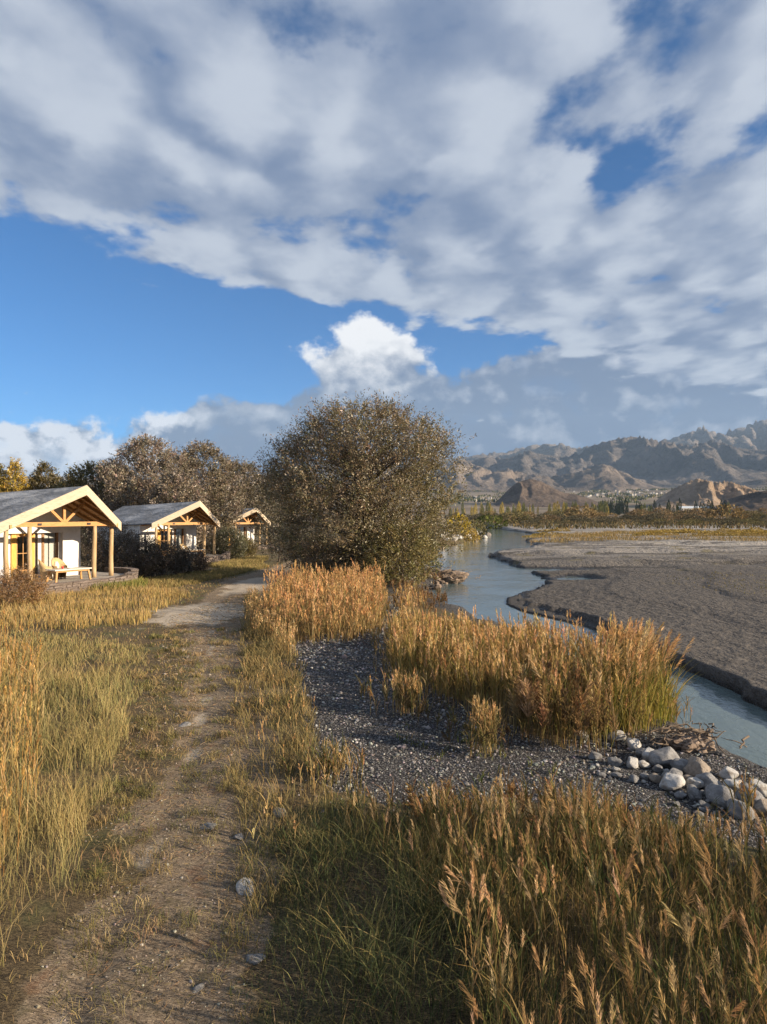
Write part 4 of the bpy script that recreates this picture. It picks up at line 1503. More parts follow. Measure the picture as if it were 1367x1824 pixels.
# brown weeds in front of the bed
WEED = [(900, 1300), (950, 1262), (1040, 1262), (1090, 1300), (1100, 1345), (1040, 1358), (960, 1345)]
p = scatter(WEED, 46, clump=0.5, seed=43, thin_far=False)
parts = reeds(p, rng.uniform(0.5, 0.95, len(p)), 80, (0.4, 0.75), 0.008, 6, lean=0.15, pw=0.016, spread=0.9, plume=[(0.30, 0.19, 0.095), (0.22, 0.14, 0.08), (0.40, 0.28, 0.15)], stem=BROWN, leaf=[(0.22, 0.17, 0.07), (0.13, 0.12, 0.05)])
p = scatter([(690, 1255), (800, 1290), (900, 1310), (930, 1350), (840, 1345), (740, 1310)], 22, clump=0.9, seed=44, thin_far=False)
parts += reeds(p, rng.uniform(0.2, 0.45, len(p)), 40, (0.2, 0.4), 0.008, 4, lean=0.3, pw=0.014, spread=1.1, plume=[(0.17, 0.11, 0.07), (0.13, 0.10, 0.05)], stem=BROWN, leaf=[(0.10, 0.11, 0.04), (0.15, 0.12, 0.05)])
p = scatter([(700, 1290), (800, 1300), (1000, 1350), (1090, 1360), (900, 1400), (760, 1400), (700, 1330)], 16, clump=1.2, cs=1.2, seed=46, thin_far=False)
n = len(p)
k = np.repeat(np.arange(n), 8)
q_ = p[k] + np.column_stack([rng.normal(0, .05, (len(k), 2)), np.zeros(len(k))])
parts.append(blades(q_, rng.uniform(0.05, 0.16, len(k)), 0.014, 1.0, pick(len(k), [(0.10, 0.12, 0.045), (0.14, 0.13, 0.05)])))
stuff_mesh('brown_weeds', parts, M['reed'])

# ---- orange reed mound on the left of the gravel
MOUND = [(462, 1118), (485, 1078), (540, 1056), (610, 1050), (668, 1060), (688, 1085), (682, 1112), (660, 1135), (600, 1148), (545, 1148), (490, 1135)]
p = scatter(MOUND, 75, clump=0.5, cs=0.6, seed=47, thin_far=False)
n = len(p)
hh = rng.uniform(0.75, 1.2, n) * np.clip(1.0 + 0.5 * fbm(p[:, 0] * 0.5, p[:, 1] * 0.4, 2, 49), .55, 1.35)
hh *= rng.choice([0.7, 0.85, 1.0, 1.1, 1.22], n)
parts = fringe(MOUND, 1.14, 16, (0.2, 0.55), 48, 1.8) + reeds(p, hh, 19, (0.20, 0.36), 0.014, 5, lean=0.16, pw=0.022, spread=0.45, plume=[(0.62, 0.375, 0.175), (0.54, 0.315, 0.14), (0.66, 0.43, 0.22)], leaf=LEAFD, leaf_len=(0.25, 0.45))
p2 = scatter(MOUND, 90, seed=50, thin_far=False)
n = len(p2)
parts.append(blades(p2, rng.uniform(0.3, 0.7, n), 0.02, 0.5, pick(n, LEAFD), pick(n, LEAFD)))
stuff_mesh('orange_reeds', parts, M['reed'])
BACKST = [(705, 1120), (740, 1125), (770, 1110), (752, 1085), (735, 1070), (712, 1080)]
p = scatter(BACKST, 30, clump=0.8, seed=51, thin_far=False)
parts = reeds(p, rng.uniform(0.5, 0.95, len(p)), 20, (0.2, 0.34), 0.014, 5, lean=0.12, pw=0.022, leaf=LEAFD)
# brown weeds on the crumbling bank below the willow
p = scatter([(700, 1120), (780, 1112), (800, 1075), (790, 1052), (835, 1042), (800, 1028), (785, 1010), (740, 1010), (700, 1040)], 8, clump=1.2, cs=0.5, seed=53, thin_far=False)
p = p[p[:, 2] > WATER_Z + 0.1]
parts += reeds(p, rng.uniform(0.25, 0.6, len(p)), 40, (0.2, 0.45), 0.014, 5, lean=0.3, pw=0.03, spread=1.0, plume=[(0.24, 0.16, 0.09), (0.32, 0.21, 0.11), (0.18, 0.13, 0.075)], stem=BROWN, leaf=BROWN)
stuff_mesh('bank_reeds', parts, M['reed'])


# ---- tufts that stand alone: things with stems and plumes
def tuft(name, label, cat, px, py, n, h, spread, green=0.3, plume=PLUME, group='separate reed tufts', nplume=30):
    x, y = px_at(px, py)
    t = thing(name, label, cat, (x, y, float(ground_h(x, y))), 0, group)
    P = np.column_stack([rng.normal(0, spread, n), rng.normal(0, spread, n), np.full(n, -0.02)])
    lf = [LEAFG[0], LEAFG[1], LEAFD[0], LEAFD[2]]
    pr = reeds(P, rng.uniform(0.7, 1.0, n) * h, nplume, (0.11, 0.20), 0.006, 6, lean=0.12, pw=0.010 if h < 0.84 else 0.006, leaf=lf)
    for nm, ps in (('stems', [pr[0]]), ('plumes', [pr[1]]), ('leaves', [pr[2]])):
        V, f, C = join(ps)
        o = tag(link(nm, mesh_np(nm, V, f, [M['reed']], C), t), kind='stuff')
    return t


tuft('reed_tuft', 'dense golden reed tuft standing alone on the gravel, left of the big bed', 'reed tuft', 724, 1272, 70, 0.72, 0.20)
tuft('reed_tuft', 'slim pale reed tuft in front of the brown weeds', 'reed tuft', 862, 1338, 55, 0.80, 0.11)
tuft('grass_tuft', 'small orange grass tuft at the gravel edge beside the path verge', 'grass tuft', 590, 1385, 46, 0.36, 0.16, group='small grass tufts')
tuft('grass_tuft', 'thin lone grass stalk cluster in the middle of the shaded gravel', 'grass tuft', 648, 1245, 5, 0.32, 0.03, group='small grass tufts')
tuft('reed_tuft', 'single tall reed plume before the white boulders at the water', 'reed tuft', 1330, 1470, 6, 0.62, 0.05)
tuft('reed_tuft', 'tall lone reeds with drooping plume in the dark foreground grass', 'reed tuft', 838, 1815, 7, 1.02, 0.06, nplume=70)
tuft('reed_tuft', 'orange branching reed stalks rising over the dark grass, foreground', 'reed tuft', 965, 1730, 6, 0.95, 0.08, nplume=70)


# ------------------------------------------------------------------ stones
M['stone_pale'] = mat_noise('pale_river_stone', (0.46, 0.45, 0.43), (0.62, 0.61, 0.58), 5, 0.85, 0.25, bump=0.02, c3=(0.33, 0.30, 0.27))
M['stone_grey'] = mat_noise('grey_river_stone', (0.21, 0.207, 0.205), (0.34, 0.335, 0.33), 5, 0.85, 0.25, bump=0.02, c3=(0.16, 0.155, 0.155))
M['stone_tan'] = mat_noise('tan_river_stone', (0.24, 0.20, 0.16), (0.37, 0.315, 0.26), 5, 0.85, 0.25, bump=0.02)
M['stone_brown'] = mat_noise('brown_bank_stone', (0.20, 0.15, 0.115), (0.30, 0.235, 0.185), 4, 0.9, 0.2, bump=0.03)


def ico(sub):
    bm = bmesh.new()
    bmesh.ops.create_icosphere(bm, subdivisions=sub, radius=1)
    V = np.array([v.co[:] for v in bm.verts])
    F = np.array([[v.index for v in f.verts] for f in bm.faces])
    bm.free()
    return V, F


ICO = {k: ico(k) for k in (1, 2, 3, 4)}


def stone_mesh(seed, sub=4, power=8, nplanes=14, flat=0.75):
    r = np.random.default_rng(seed)
    V, F = ICO[sub]
    N = r.normal(size=(nplanes, 3))
    N /= np.linalg.norm(N, axis=1)[:, None]
    D = r.uniform(0.62, 0.95, nplanes)
    q = np.clip(V @ N.T, 0, None) / D
    rad = ((q ** power).sum(1) + 0.2) ** (-1 / power)
    P = V * rad[:, None]
    P = P + V * (0.06 * fbm(V[:, 0] * 2.2 + V[:, 2] * 1.7, V[:, 1] * 2.2 - V[:, 2] * 1.3, 5, seed % 20))[:, None]
    P[:, 2] *= flat
    return P, F


STONES = {}
for mk in ('stone_pale', 'stone_grey', 'stone_tan', 'stone_brown'):
    STONES[mk] = [mesh_np('river_stone', *(lambda pf: (pf[0], [pf[1]]))(stone_mesh(300 + 7 * k + len(mk), 4 if k < 5 else 3, 34 + 14 * (k % 3), 13)), [M[mk]], smooth=True) for k in range(7)]


def stone(px, py, wpx, mk, k, label, group, zoff=0.0, hscale=1.0, name='river_stone', cat='stone', z=None):
    g0 = 0.0
    for _ in range(6):      # settle on the sloping ground at that place
        x, y = px_at(px, py, g0)
        g0 = float(ground_h(x, y))
    s = wpx * 0.90 / FPX * math.hypot(x, y) / 2 / 0.88
    o = link(name, STONES[mk][k % 7], None, (x, y, g0 + s * (0.40 + zoff) * hscale))
    r = random.Random(int(px * 7 + py))
    o.rotation_euler = (r.uniform(-.25, .25), r.uniform(-.25, .25), r.uniform(0, 6.28))
    o.scale = (s * r.uniform(.95, 1.1), s * r.uniform(0.75, 0.95), s * r.uniform(0.85, 1.0) * hscale)
    return tag(o, label, cat, group)


SHORE_G = 'stones heaped at the river edge'
for i, (px, py, w, mk, lab) in enumerate([
    (1097, 1318, 31, 'stone_pale', 'round white boulder at the foot of the green reeds, topmost of the heap'),
    (1129, 1332, 28, 'stone_pale', 'white angular stone just right of the topmost round boulder'),
    (1160, 1352, 38, 'stone_pale', 'large pale angular boulder leaning in the middle of the heap'),
    (1185, 1362, 50, 'stone_grey', 'long flat grey boulder behind the middle of the heap'),
    (1127, 1365, 28, 'stone_pale', 'round white boulder left of centre in the stone heap'),
    (1097, 1362, 26, 'stone_grey', 'dull flat stone left of the round white boulder'),
    (1147, 1366, 20, 'stone_pale', 'small white upright stone between two larger pale boulders'),
    (1200, 1388, 34, 'stone_grey', 'smooth grey stone low in the middle of the heap'),
    (1212, 1372, 36, 'stone_grey', 'dark wedge stone below the long flat boulder'),
    (1244, 1380, 50, 'stone_tan', 'big tan boulder with flat top on the river side'),
    (1237, 1403, 30, 'stone_pale', 'pointed white stone in the front row of the heap'),
    (1262, 1402, 40, 'stone_grey', 'grey long stone below the big tan boulder'),
    (1237, 1418, 28, 'stone_grey', 'grey squat stone under the pointed white stone'),
    (1283, 1428, 50, 'stone_grey', 'largest grey rounded boulder at the front right of the heap'),
    (1196, 1402, 46, 'stone_pale', 'long pale flat stone at the front of the heap'),
    (1169, 1392, 24, 'stone_tan', 'brownish stone at the left front of the heap'),
    (1213, 1420, 20, 'stone_grey', 'small grey cobble at the front edge of the heap'),
    (1310, 1408, 34, 'stone_pale', 'whitish flat stone at the water right of the heap'),
    (1352, 1412, 34, 'stone_pale', 'white stone at the right edge of the bank by the water'),
    (1335, 1432, 56, 'stone_grey', 'broad grey slab at the right end of the bank'),
    (1318, 1452, 44, 'stone_grey', 'dark grey slab under the broad slab at the right end'),
    (1360, 1448, 40, 'stone_tan', 'tan boulder cut by the right edge, half in reeds'),
    (1145, 1345, 22, 'stone_grey', 'small grey stone wedged under the white angular stone'),
    (1034, 1315, 30, 'stone_pale', 'pale stone half hidden among brown weeds'),
    (1060, 1352, 24, 'stone_grey', 'grey stone hidden at the foot of the brown weeds'),
    (1172, 1374, 22, 'stone_grey', 'grey small stone filling the centre of the heap'),
    (1224, 1392, 22, 'stone_tan', 'small tan stone beside the pointed white stone'),
    (1130, 1392, 20, 'stone_grey', 'grey flat cobble at the left foot of the heap'),
    (1098, 1384, 18, 'stone_grey', 'round grey cobble alone on the gravel left of the heap'),
    (1150, 1388, 18, 'stone_grey', 'dark flat cobble between gravel and heap'),
    (1256, 1440, 22, 'stone_grey', 'small dark cobble at the base of the largest grey boulder'),
    (1298, 1385, 30, 'stone_pale', 'flat white stone lying at the waterline'),
]):
    stone(px, py, w, mk, i, lab, SHORE_G)
for i, (px, py, w, mk, lab) in enumerate([
    (372, 1473, 34, 'stone_grey', 'flat pale stone at the right side of the path'),
    (440, 1585, 48, 'stone_pale', 'largest pale rock on the dark verge by the path'),
    (426, 1492, 26, 'stone_grey', 'grey stone in the verge beside the flat path stone'),
    (456, 1708, 34, 'stone_grey', 'bluish stone sunk in the shaded grass, lower verge'),
    (352, 1762, 24, 'stone_grey', 'small grey stone low at the path edge'),
    (500, 1448, 34, 'stone_grey', 'grey stone at the grassy edge of the gravel'),
    (330, 1292, 24, 'stone_grey', 'flat light stone bedded in the middle of the path'),
]):
    stone(px, py, w, mk, i + 2, lab, 'stones along the path', -0.34, 0.62)
# pale rocks of the far bank and brown rocks below the willow
r_ = random.Random(8)
for i in range(46):
    u = i / 45
    px = 792 + 74 * u + r_.uniform(-5, 5)
    py = 979 - 22 * u + r_.uniform(-6, 3)
    stone(px, py, r_.uniform(7, 15), 'stone_pale' if r_.random() < .6 else 'stone_tan', i, ['pale rock high on the steep far bank beyond the willow, under the bushes', 'pale rock midway up the far bank beyond the willow', 'pale rock of the far bank at the waterline, outermost at the bend'][min(2, i // 16)], 'pale rocks on the far bank', 0.2)
for i in range(40):
    u = i / 39
    px = 758 + 66 * u + r_.uniform(-6, 6)
    py = 1030 + 14 * math.sin(u * 3) + r_.uniform(-14, 8)
    stone(px, py, r_.uniform(7, 14), 'stone_brown', i, ['brown rock of the crumbling bank directly under the willow leaves', 'brown rock midway along the crumbling bank below the willow', 'brown rock at the tip of the crumbling spit below the willow'][min(2, i // 14)], 'brown rocks below the willow', 0.15)

for i in range(52):
    u = r_.random()
    px = 1085 + 265 * u + r_.gauss(0, 14)
    py = 1352 + 92 * u + r_.gauss(0, 17)
    mk = r_.choice(['stone_grey', 'stone_grey', 'stone_pale', 'stone_tan'])
    stone(px, py, r_.uniform(7, 15), mk, i, {'stone_grey': 'small grey cobble', 'stone_pale': 'small whitish cobble', 'stone_tan': 'small tan cobble'}[mk] + (' at the left end of the stone heap' if u < .33 else ' between the middle boulders of the heap' if u < .66 else ' at the right end of the stone heap'),
          'small cobbles among the boulders, %s %d' % (mk[6:], int(u * 2.999)), 0.1, 0.8)

# gravel: tens of thousands of pebbles in one object
GP = [(510, 1140), (640, 1110), (690, 1060), (725, 1060), (730, 1190), (820, 1250), (1000, 1330), (1100, 1290), (1250, 1320), (1420, 1400), (1500, 1530), (1200, 1480), (1050, 1450), (850, 1435), (640, 1440), (520, 1460), (545, 1300)]
p = scatter(GP, 620, clump=0.5, cs=1.5, seed=61)
gm_ = ground_masks(p[:, 0], p[:, 1])[2]
p = p[rng.random(len(p)) < 0.12 + 0.88 * gm_]
grit = scatter([(60, 1824), (190, 1400), (290, 1130), (460, 1120), (445, 1500), (425, 2000), (0, 2000)], 230, clump=1.0, cs=1.5, seed=63)
is_grit = np.concatenate([np.zeros(len(p), bool), np.ones(len(grit), bool)])
p = np.concatenate([p, grit])
n = len(p)
Vb, Fb = ICO[1]
size = np.clip(rng.lognormal(-4.4, 0.5, n), 0.005, 0.06) * np.clip(np.hypot(p[:, 0], p[:, 1]) / 12, 0.85, 1.8)
size[is_grit] *= 0.55
sc = size[:, None] * np.column_stack([rng.uniform(.8, 1.3, n), rng.uniform(.7, 1.1, n), rng.uniform(.45, .8, n)])
a = rng.uniform(0, 6.28, n)
vv = Vb[None] * (1 + rng.normal(0, 0.13, (n, len(Vb), 1)))
vv = vv * sc[:, None, :]
ca, sa = np.cos(a)[:, None], np.sin(a)[:, None]
vx = vv[..., 0] * ca - vv[..., 1] * sa
vy = vv[..., 0] * sa + vv[..., 1] * ca
vv = np.stack([vx, vy, vv[..., 2]], -1) + (p + np.array([0, 0, 1.0]) * (size * 0.25)[:, None])[:, None, :]
FF = (np.arange(n)[:, None, None] * len(Vb) + Fb[None]).reshape(-1, 3)
pc = pick(n, [(0.16, 0.156, 0.158), (0.23, 0.222, 0.216), (0.11, 0.108, 0.11), (0.35, 0.335, 0.32), (0.19, 0.165, 0.14)], None, 0.25)
pc[is_grit] = pick(int(is_grit.sum()), [(0.26, 0.22, 0.17), (0.34, 0.30, 0.25), (0.20, 0.17, 0.13)])


def mat_vcol(name, rough=0.85, spec=0.3):
    m, g = new_mat(name)
    principled(g, g.attr('Col'), rough, spec, g.noise(g.geo(), 60, 3, 0.6), 0.004)
    return m


M['pebble'] = mat_vcol('river_pebbles')
tag(link('gravel', mesh_np('gravel', vv.reshape(-1, 3), [FF], [M['pebble']], np.repeat(pc, len(Vb), 0))), kind='stuff')


# ------------------------------------------------------------------ driftwood and roots on the banks
M['drift'] = mat_noise('bleached_driftwood', (0.115, 0.085, 0.062), (0.21, 0.165, 0.125), 8, 0.9, 0.2, (1, 1, 1), 0.01)


def root_heap(label, px, py, z, n, rad, lim, seed):
    r = random.Random(seed)
    for _ in range(8):
        x, y = px_at(px, py, z)
        z = 0.5 * z + 0.5 * max(float(ground_h(x, y)), WATER_Z)
    z += 0.10 * rad
    t = thing('driftwood', label, 'driftwood', (x, y, z), 0)
    for k in range(n):
        a = r.uniform(0, 6.28)
        L = r.uniform(0.4, 1.0) * lim
        c = Vector((r.gauss(0, rad * .5), r.gauss(0, rad * .35), r.uniform(0.05, 0.5) * rad))
        d = Vector((math.cos(a), math.sin(a) * .6, r.uniform(-.25, .5))).normalized()
        pts = [c + d * (L * (i / 5 - .5)) + Vector((r.gauss(0, .05), r.gauss(0, .05), r.gauss(0, .04))) * lim for i in range(6)]
        w = r.uniform(0.012, 0.035) * lim
        MB().tube([tuple(q) for q in pts], [w, w * 1.1, w, w * .8, w * .6, w * .3], 5).build('branch', M['drift'], t, smooth=True)
    V, F = stone_mesh(seed, 4, 5, 10, 0.6)
    V = V * np.array([rad * .8, rad * .5, rad * .62]) * (1 + 0.5 * fbm(V[:, 0] * 2.5 + seed, V[:, 1] * 2.5 + V[:, 2] * 2, 4, 33)[:, None] + 0.05 * rng.normal(size=(len(V), 1)))
    link('earth_clod', mesh_np('earth_clod', V, [F], [M['stone_brown']]), t)
    return t


root_heap('tangle of brown roots and driftwood at the water behind the stone heap', 1232, 1336, -0.7, 52, 0.52, 0.46, 3)
root_heap('brown driftwood and root heap on the spit below the willow', 795, 1038, -0.8, 40, 1.4, 1.3, 5)

# ------------------------------------------------------------------ trees and bushes
def crown_points(table, n, seed, lump=0.16, inner=0.35, lx=1.0):
    """origins spread through a lumpy crown given by (height, radius, centre shift) rows; more of them near its surface"""
    r = np.random.default_rng(seed)
    tb = np.array(table, float)
    area = tb[:, 1] + 0.2
    z = np.interp(r.random(n), np.linspace(0, 1, 200), np.interp(np.linspace(0, 1, 200), np.concatenate([[0], np.cumsum((area[1:] + area[:-1]) / 2 * np.diff(tb[:, 0]))]) / np.sum((area[1:] + area[:-1]) / 2 * np.diff(tb[:, 0])), tb[:, 0]))
    rad = np.interp(z, tb[:, 0], tb[:, 1])
    sh = np.interp(z, tb[:, 0], tb[:, 2])
    a = r.uniform(0, 2 * np.pi, n)
    lm = 1 + lump * fbm(np.cos(a) * 1.7 + z * 0.45, np.sin(a) * 1.7 - z * 0.3, 3, seed % 30) * 1.6
    u = np.where(r.random(n) < inner, np.sqrt(r.random(n)), r.uniform(0.72, 1.0, n))
    rr = rad * lm * u
    P = np.column_stack([sh + rr * np.cos(a) * lx, rr * np.sin(a), z])
    out = np.column_stack([np.cos(a) * u, np.sin(a) * u, np.full(n, 0.0)])
    return P, out, a, r


def make_tree(name, label, cat, x, y, table, sprigs, per, leaf, palette, seed, group=None, z0=None, weights=None, limbs=60, up=0.7, sl=(0.45, 0.9), lump=0.16, trunk_r=0.14, stems=5, lx=1.0, tone=0.35, hang=0.0, leaf_tint=None, inner=0.35, lobes=0):
    g0 = float(ground_h(x, y)) if z0 is None else z0
    t = thing(name, label, cat, (x, y, g0 - 0.05), 0, group)
    P, out, ang, r = crown_points(table, sprigs, seed, lump, inner, lx)
    if lobes:           # gather the shoots into boughs with gaps between
        C = P[r.choice(len(P), lobes, replace=False)]
        dd = ((P[:, None, :] - C[None]) ** 2).sum(-1)
        near = dd.argmin(1)
        P = P + (C[near] - P) * (0.34 * r.uniform(0.3, 1.2, len(P)))[:, None]
    H = max(row[0] for row in table)
    n = len(P)
    D = out * r.uniform(0.3, 1.0, n)[:, None] + np.column_stack([r.normal(0, .35, n), r.normal(0, .35, n), up + r.normal(0, .35, n) - hang * (P[:, 2] < H * .35)])
    D /= np.linalg.norm(D, axis=1)[:, None]
    L = r.uniform(*sl, n)
    # leaves along each sprig
    k = np.repeat(np.arange(n), per)
    m = len(k)
    s = r.random(m)
    B = P[k] + D[k] * (L[k] * s)[:, None] + r.normal(0, 0.035 * L.mean() / 0.6, (m, 3))
    LD = D[k] * 0.7 + r.normal(0, 0.65, (m, 3))
    LD /= np.linalg.norm(LD, axis=1)[:, None]
    LD *= (leaf[0] * r.uniform(0.6, 1.3, m))[:, None]
    zone = fbm(P[:, 0] * 0.6 + 5, P[:, 2] * 0.6 + P[:, 1] * .4, 3, seed % 23 + 3)
    base = pick(n, palette, weights, 0.10)
    if leaf_tint is not None:
        base = leaf_tint(P, base)
    c = base[k] * (1 + tone * zone[k][:, None]).clip(0.45, 1.7) * (1 + r.normal(0, 0.22, (m, 1))).clip(.4, 1.8)
    silver = r.random(m) < 0.05
    c[silver] = c[silver] * 0.4 + np.array([0.30, 0.27, 0.23]) * 0.6
    V, Q, T, C = slivers(B, LD, leaf[1] * r.uniform(0.7, 1.3, m), c)
    tag(link('crown', mesh_np('crown', V, [Q], [M['leaf']], C), t), kind='stuff')
    # trunk, stems, limbs and twigs
    tr = MB()
    tops = []
    for i in range(stems):
        a = 6.28 * i / max(stems, 1) + r.uniform(-.4, .4)
        sp = r.uniform(0.25, 0.6) * H * 0.30 if stems > 1 else 0
        pts = [np.array([0.12 * stems ** .5 * math.cos(a) * (stems > 1), 0.12 * stems ** .5 * math.sin(a) * (stems > 1), -0.2])]
        for q in (0.2, 0.4, 0.62, 0.85):
            pts.append(np.array([sp * q * math.cos(a) + r.normal(0, .10), sp * q * math.sin(a) + r.normal(0, .10), H * q * 0.85]))
        sh = [np.interp(max(pz[2], 0), [row[0] for row in table], [row[2] for row in table]) for pz in pts]
        pts = [pz + np.array([w * min(1, max(0, pz[2]) / H * 2), 0, 0]) for pz, w in zip(pts, sh)]
        tr.tube(pts, np.array([1.0, .85, .65, .42, .18]) * trunk_r / stems ** .35, 7)
        tops.append(np.array(pts))
    tr.build('trunk', M['bark'], t, smooth=True)
    lb = MB()
    sel = r.choice(n, min(limbs, n), replace=False)
    for i in sel:
        st = tops[r.integers(len(tops))]
        tgt = P[i] + D[i] * L[i] * 0.6
        zs = max(0.15 * H, min(tgt[2] - 0.25 * np.hypot(tgt[0], tgt[1]) - 0.1, 0.8 * H * 0.85))
        p0 = np.array([np.interp(zs, st[:, 2], st[:, j]) for j in range(3)])
        mid = (p0 + tgt) / 2 + np.array([r.normal(0, .12), r.normal(0, .12), 0.10 * np.linalg.norm(tgt - p0)])
        w = trunk_r * 0.20
        lb.tube([p0, (p0 + mid) / 2, mid, (mid + tgt) / 2, tgt], [w, w * .8, w * .55, w * .35, w * .12], 5, cap=False)
    if limbs:
        tag(lb.build('limbs', M['bark'], t, smooth=True), kind='stuff')
    return t


OLIVE = [(0.190, 0.150, 0.090), (0.155, 0.130, 0.070), (0.230, 0.186, 0.120), (0.125, 0.118, 0.050), (0.205, 0.142, 0.080)]
WX, WY = (645 - 683.5) / FPX * 36.3, 36.3
WT = [(0.0, 2.1, 0.0), (0.5, 2.9, 0.1), (1.2, 3.6, 0.2), (2.5, 4.55, 0.0), (4.0, 4.75, 0.0), (5.5, 4.65, 0.0), (6.7, 4.25, 0.0), (7.6, 3.7, 0.05), (8.4, 2.8, 0.15), (8.9, 1.5, -0.3)]


def willow_tint(P, c):
    # greener-yellow leaves low on the river side
    w = np.clip((P[:, 0] * 0.25 + (4.5 - P[:, 2]) * 0.22), 0, 1)[:, None] * rng.uniform(0.2, 1.0, (len(P), 1))
    return c * (1 - 0.55 * w) + np.array([0.19, 0.165, 0.045]) * 0.55 * w


make_tree('willow_tree', 'big rounded willow with brown-olive leaves between path and river', 'tree', WX, WY, WT, 7400, 20, (0.135, 0.044), OLIVE, 501, None, limbs=330, up=0.75, sl=(0.45, 1.45), lump=0.30, trunk_r=0.22, stems=9, leaf_tint=willow_tint, inner=0.5, hang=.5, lobes=140)
# low growth at the foot of the willow
make_tree('bush', 'low yellow-green bush drooping at the foot of the big willow, river side', 'bush', *px_at(715, 1040), [(0, .9, 0), (.6, 1.6, 0), (1.4, 1.7, 0), (2.3, 1.2, 0), (2.8, .4, 0)], 700, 18, (0.13, 0.035), [(0.18, 0.155, 0.05), (0.14, 0.13, 0.045), (0.22, 0.17, 0.06)], 503, 'bushes by the willow', limbs=30, trunk_r=.05, stems=5, up=.5, sl=(.4, .8))
make_tree('bush', 'dark grey-brown bush at the left foot of the willow beside the path', 'bush', *px_at(560, 1018), [(0, .8, 0), (.5, 1.3, 0), (1.1, 1.3, 0), (1.8, .7, 0)], 420, 18, (0.12, 0.035), [(0.10, 0.08, 0.05), (0.14, 0.115, 0.08)], 505, 'bushes by the willow', limbs=30, trunk_r=.05, stems=5, up=.5, sl=(.4, .7))
make_tree('sapling', 'thin dark sapling at the left edge of the big willow', 'tree', (497 - 683.5) / FPX * 52, 52, [(0.5, 1.0, 0), (2.5, 1.7, 0), (4.5, 1.5, 0), (6.3, .7, 0), (7.4, .15, 0)], 650, 16, (0.16, 0.05), [(0.065, 0.06, 0.035), (0.085, 0.07, 0.04)], 507, None, limbs=30, trunk_r=.07, stems=1)

# trees behind the cabins
GREYB = [(0.26, 0.21, 0.16), (0.21, 0.17, 0.12), (0.30, 0.25, 0.20), (0.17, 0.14, 0.09)]


def tree_at(px, d, w_px, top_px, name, label, seed, pal, sprigs, per=14, leaf=(0.24, 0.085), group='willows behind the cabins', kind='round', **kw):
    x = (px - 683.5) / FPX * d
    g0 = float(ground_h(x, d))
    H = (HORIZON - top_px) / FPX * d + CAMZ - g0
    r = w_px / 2 / FPX * d
    if kind == 'round':
        tb = [(0.1 * H, .55 * r, 0), (.25 * H, .9 * r, 0), (.45 * H, r, 0), (.65 * H, .93 * r, 0), (.82 * H, .70 * r, 0), (.94 * H, .38 * r, 0), (.985 * H, .12 * r, 0)]
    elif kind == 'tall':
        tb = [(0.08 * H, .6 * r, 0), (.3 * H, r, 0), (.6 * H, .85 * r, 0), (.85 * H, .45 * r, 0), (.97 * H, .1 * r, 0)]
    else:
        tb = [(0.0, .8 * r, 0), (.3 * H, r, 0), (.6 * H, .9 * r, 0), (.85 * H, .6 * r, 0), (.98 * H, .2 * r, 0)]
    return make_tree(name, label, 'tree' if name.endswith('tree') else 'bush', x, d, tb, sprigs, per, leaf, pal, seed, group, **kw)


tree_at(266, 66, 150, 785, 'willow_tree', 'tall grey-brown willow with pale leaf tips behind the middle cabin', 511, GREYB, 3600, lump=.34, lobes=60, sl=(.6, 1.2))
tree_at(360, 70, 130, 795, 'willow_tree', 'grey willow crown rising behind the roof of the middle cabin, right', 513, [(0.185, 0.15, 0.10), (0.15, 0.125, 0.075), (0.21, 0.175, 0.135)], 3000, lump=.32, lobes=45, sl=(.6, 1.2))
tree_at(428, 80, 100, 824, 'willow_tree', 'greyish willow directly behind the farthest cabin', 515, [(0.17, 0.14, 0.095), (0.14, 0.12, 0.07), (0.20, 0.17, 0.13)], 2400, lump=.32, lobes=45, sl=(.6, 1.2))
tree_at(318, 60, 95, 842, 'willow_tree', 'lower grey-brown willow close behind the ridge of the middle cabin', 517, GREYB, 1700, lump=.32, lobes=45, sl=(.5, 1.0))
tree_at(165, 68, 120, 826, 'willow_tree', 'olive-green willow behind the nearest cabin ridge, left of the grey one', 519, [(0.135, 0.115, 0.04), (0.165, 0.135, 0.05), (0.10, 0.09, 0.035)], 2000, lump=.32, lobes=45, sl=(.5, 1.0))
tree_at(80, 72, 66, 826, 'poplar_tree', 'dark olive poplar behind the nearest roof, right of the yellow trees', 521, [(0.105, 0.085, 0.03), (0.14, 0.11, 0.035)], 1100, kind='tall', group='poplars behind the nearest cabin')
tree_at(27, 70, 40, 822, 'poplar_tree', 'bright yellow poplar behind the nearest roof, tallest of the yellow ones', 523, [(0.36, 0.25, 0.035), (0.28, 0.20, 0.035), (0.42, 0.30, 0.05)], 900, kind='tall', group='poplars behind the nearest cabin')
tree_at(-4, 70, 44, 832, 'poplar_tree', 'yellow poplar cut by the left picture edge', 525, [(0.33, 0.24, 0.035), (0.26, 0.20, 0.04)], 800, kind='tall', group='poplars behind the nearest cabin')
tree_at(215, 82, 130, 835, 'willow_tree', 'dark brown tree mass between olive and grey willows', 527, [(0.10, 0.08, 0.045), (0.125, 0.10, 0.06)], 1700, lump=.32, lobes=45, sl=(.6, 1.2))
tree_at(480, 95, 90, 850, 'willow_tree', 'dark tree in the gap between farthest cabin and big willow', 529, [(0.085, 0.08, 0.04), (0.11, 0.09, 0.05)], 1500, lump=.32, lobes=45, sl=(.6, 1.2))
tree_at(100, 90, 170, 850, 'willow_tree', 'dim brown tree line behind the nearest cabin roof', 531, [(0.12, 0.095, 0.045), (0.10, 0.085, 0.035)], 1600, lump=.32, lobes=45, sl=(.6, 1.2))

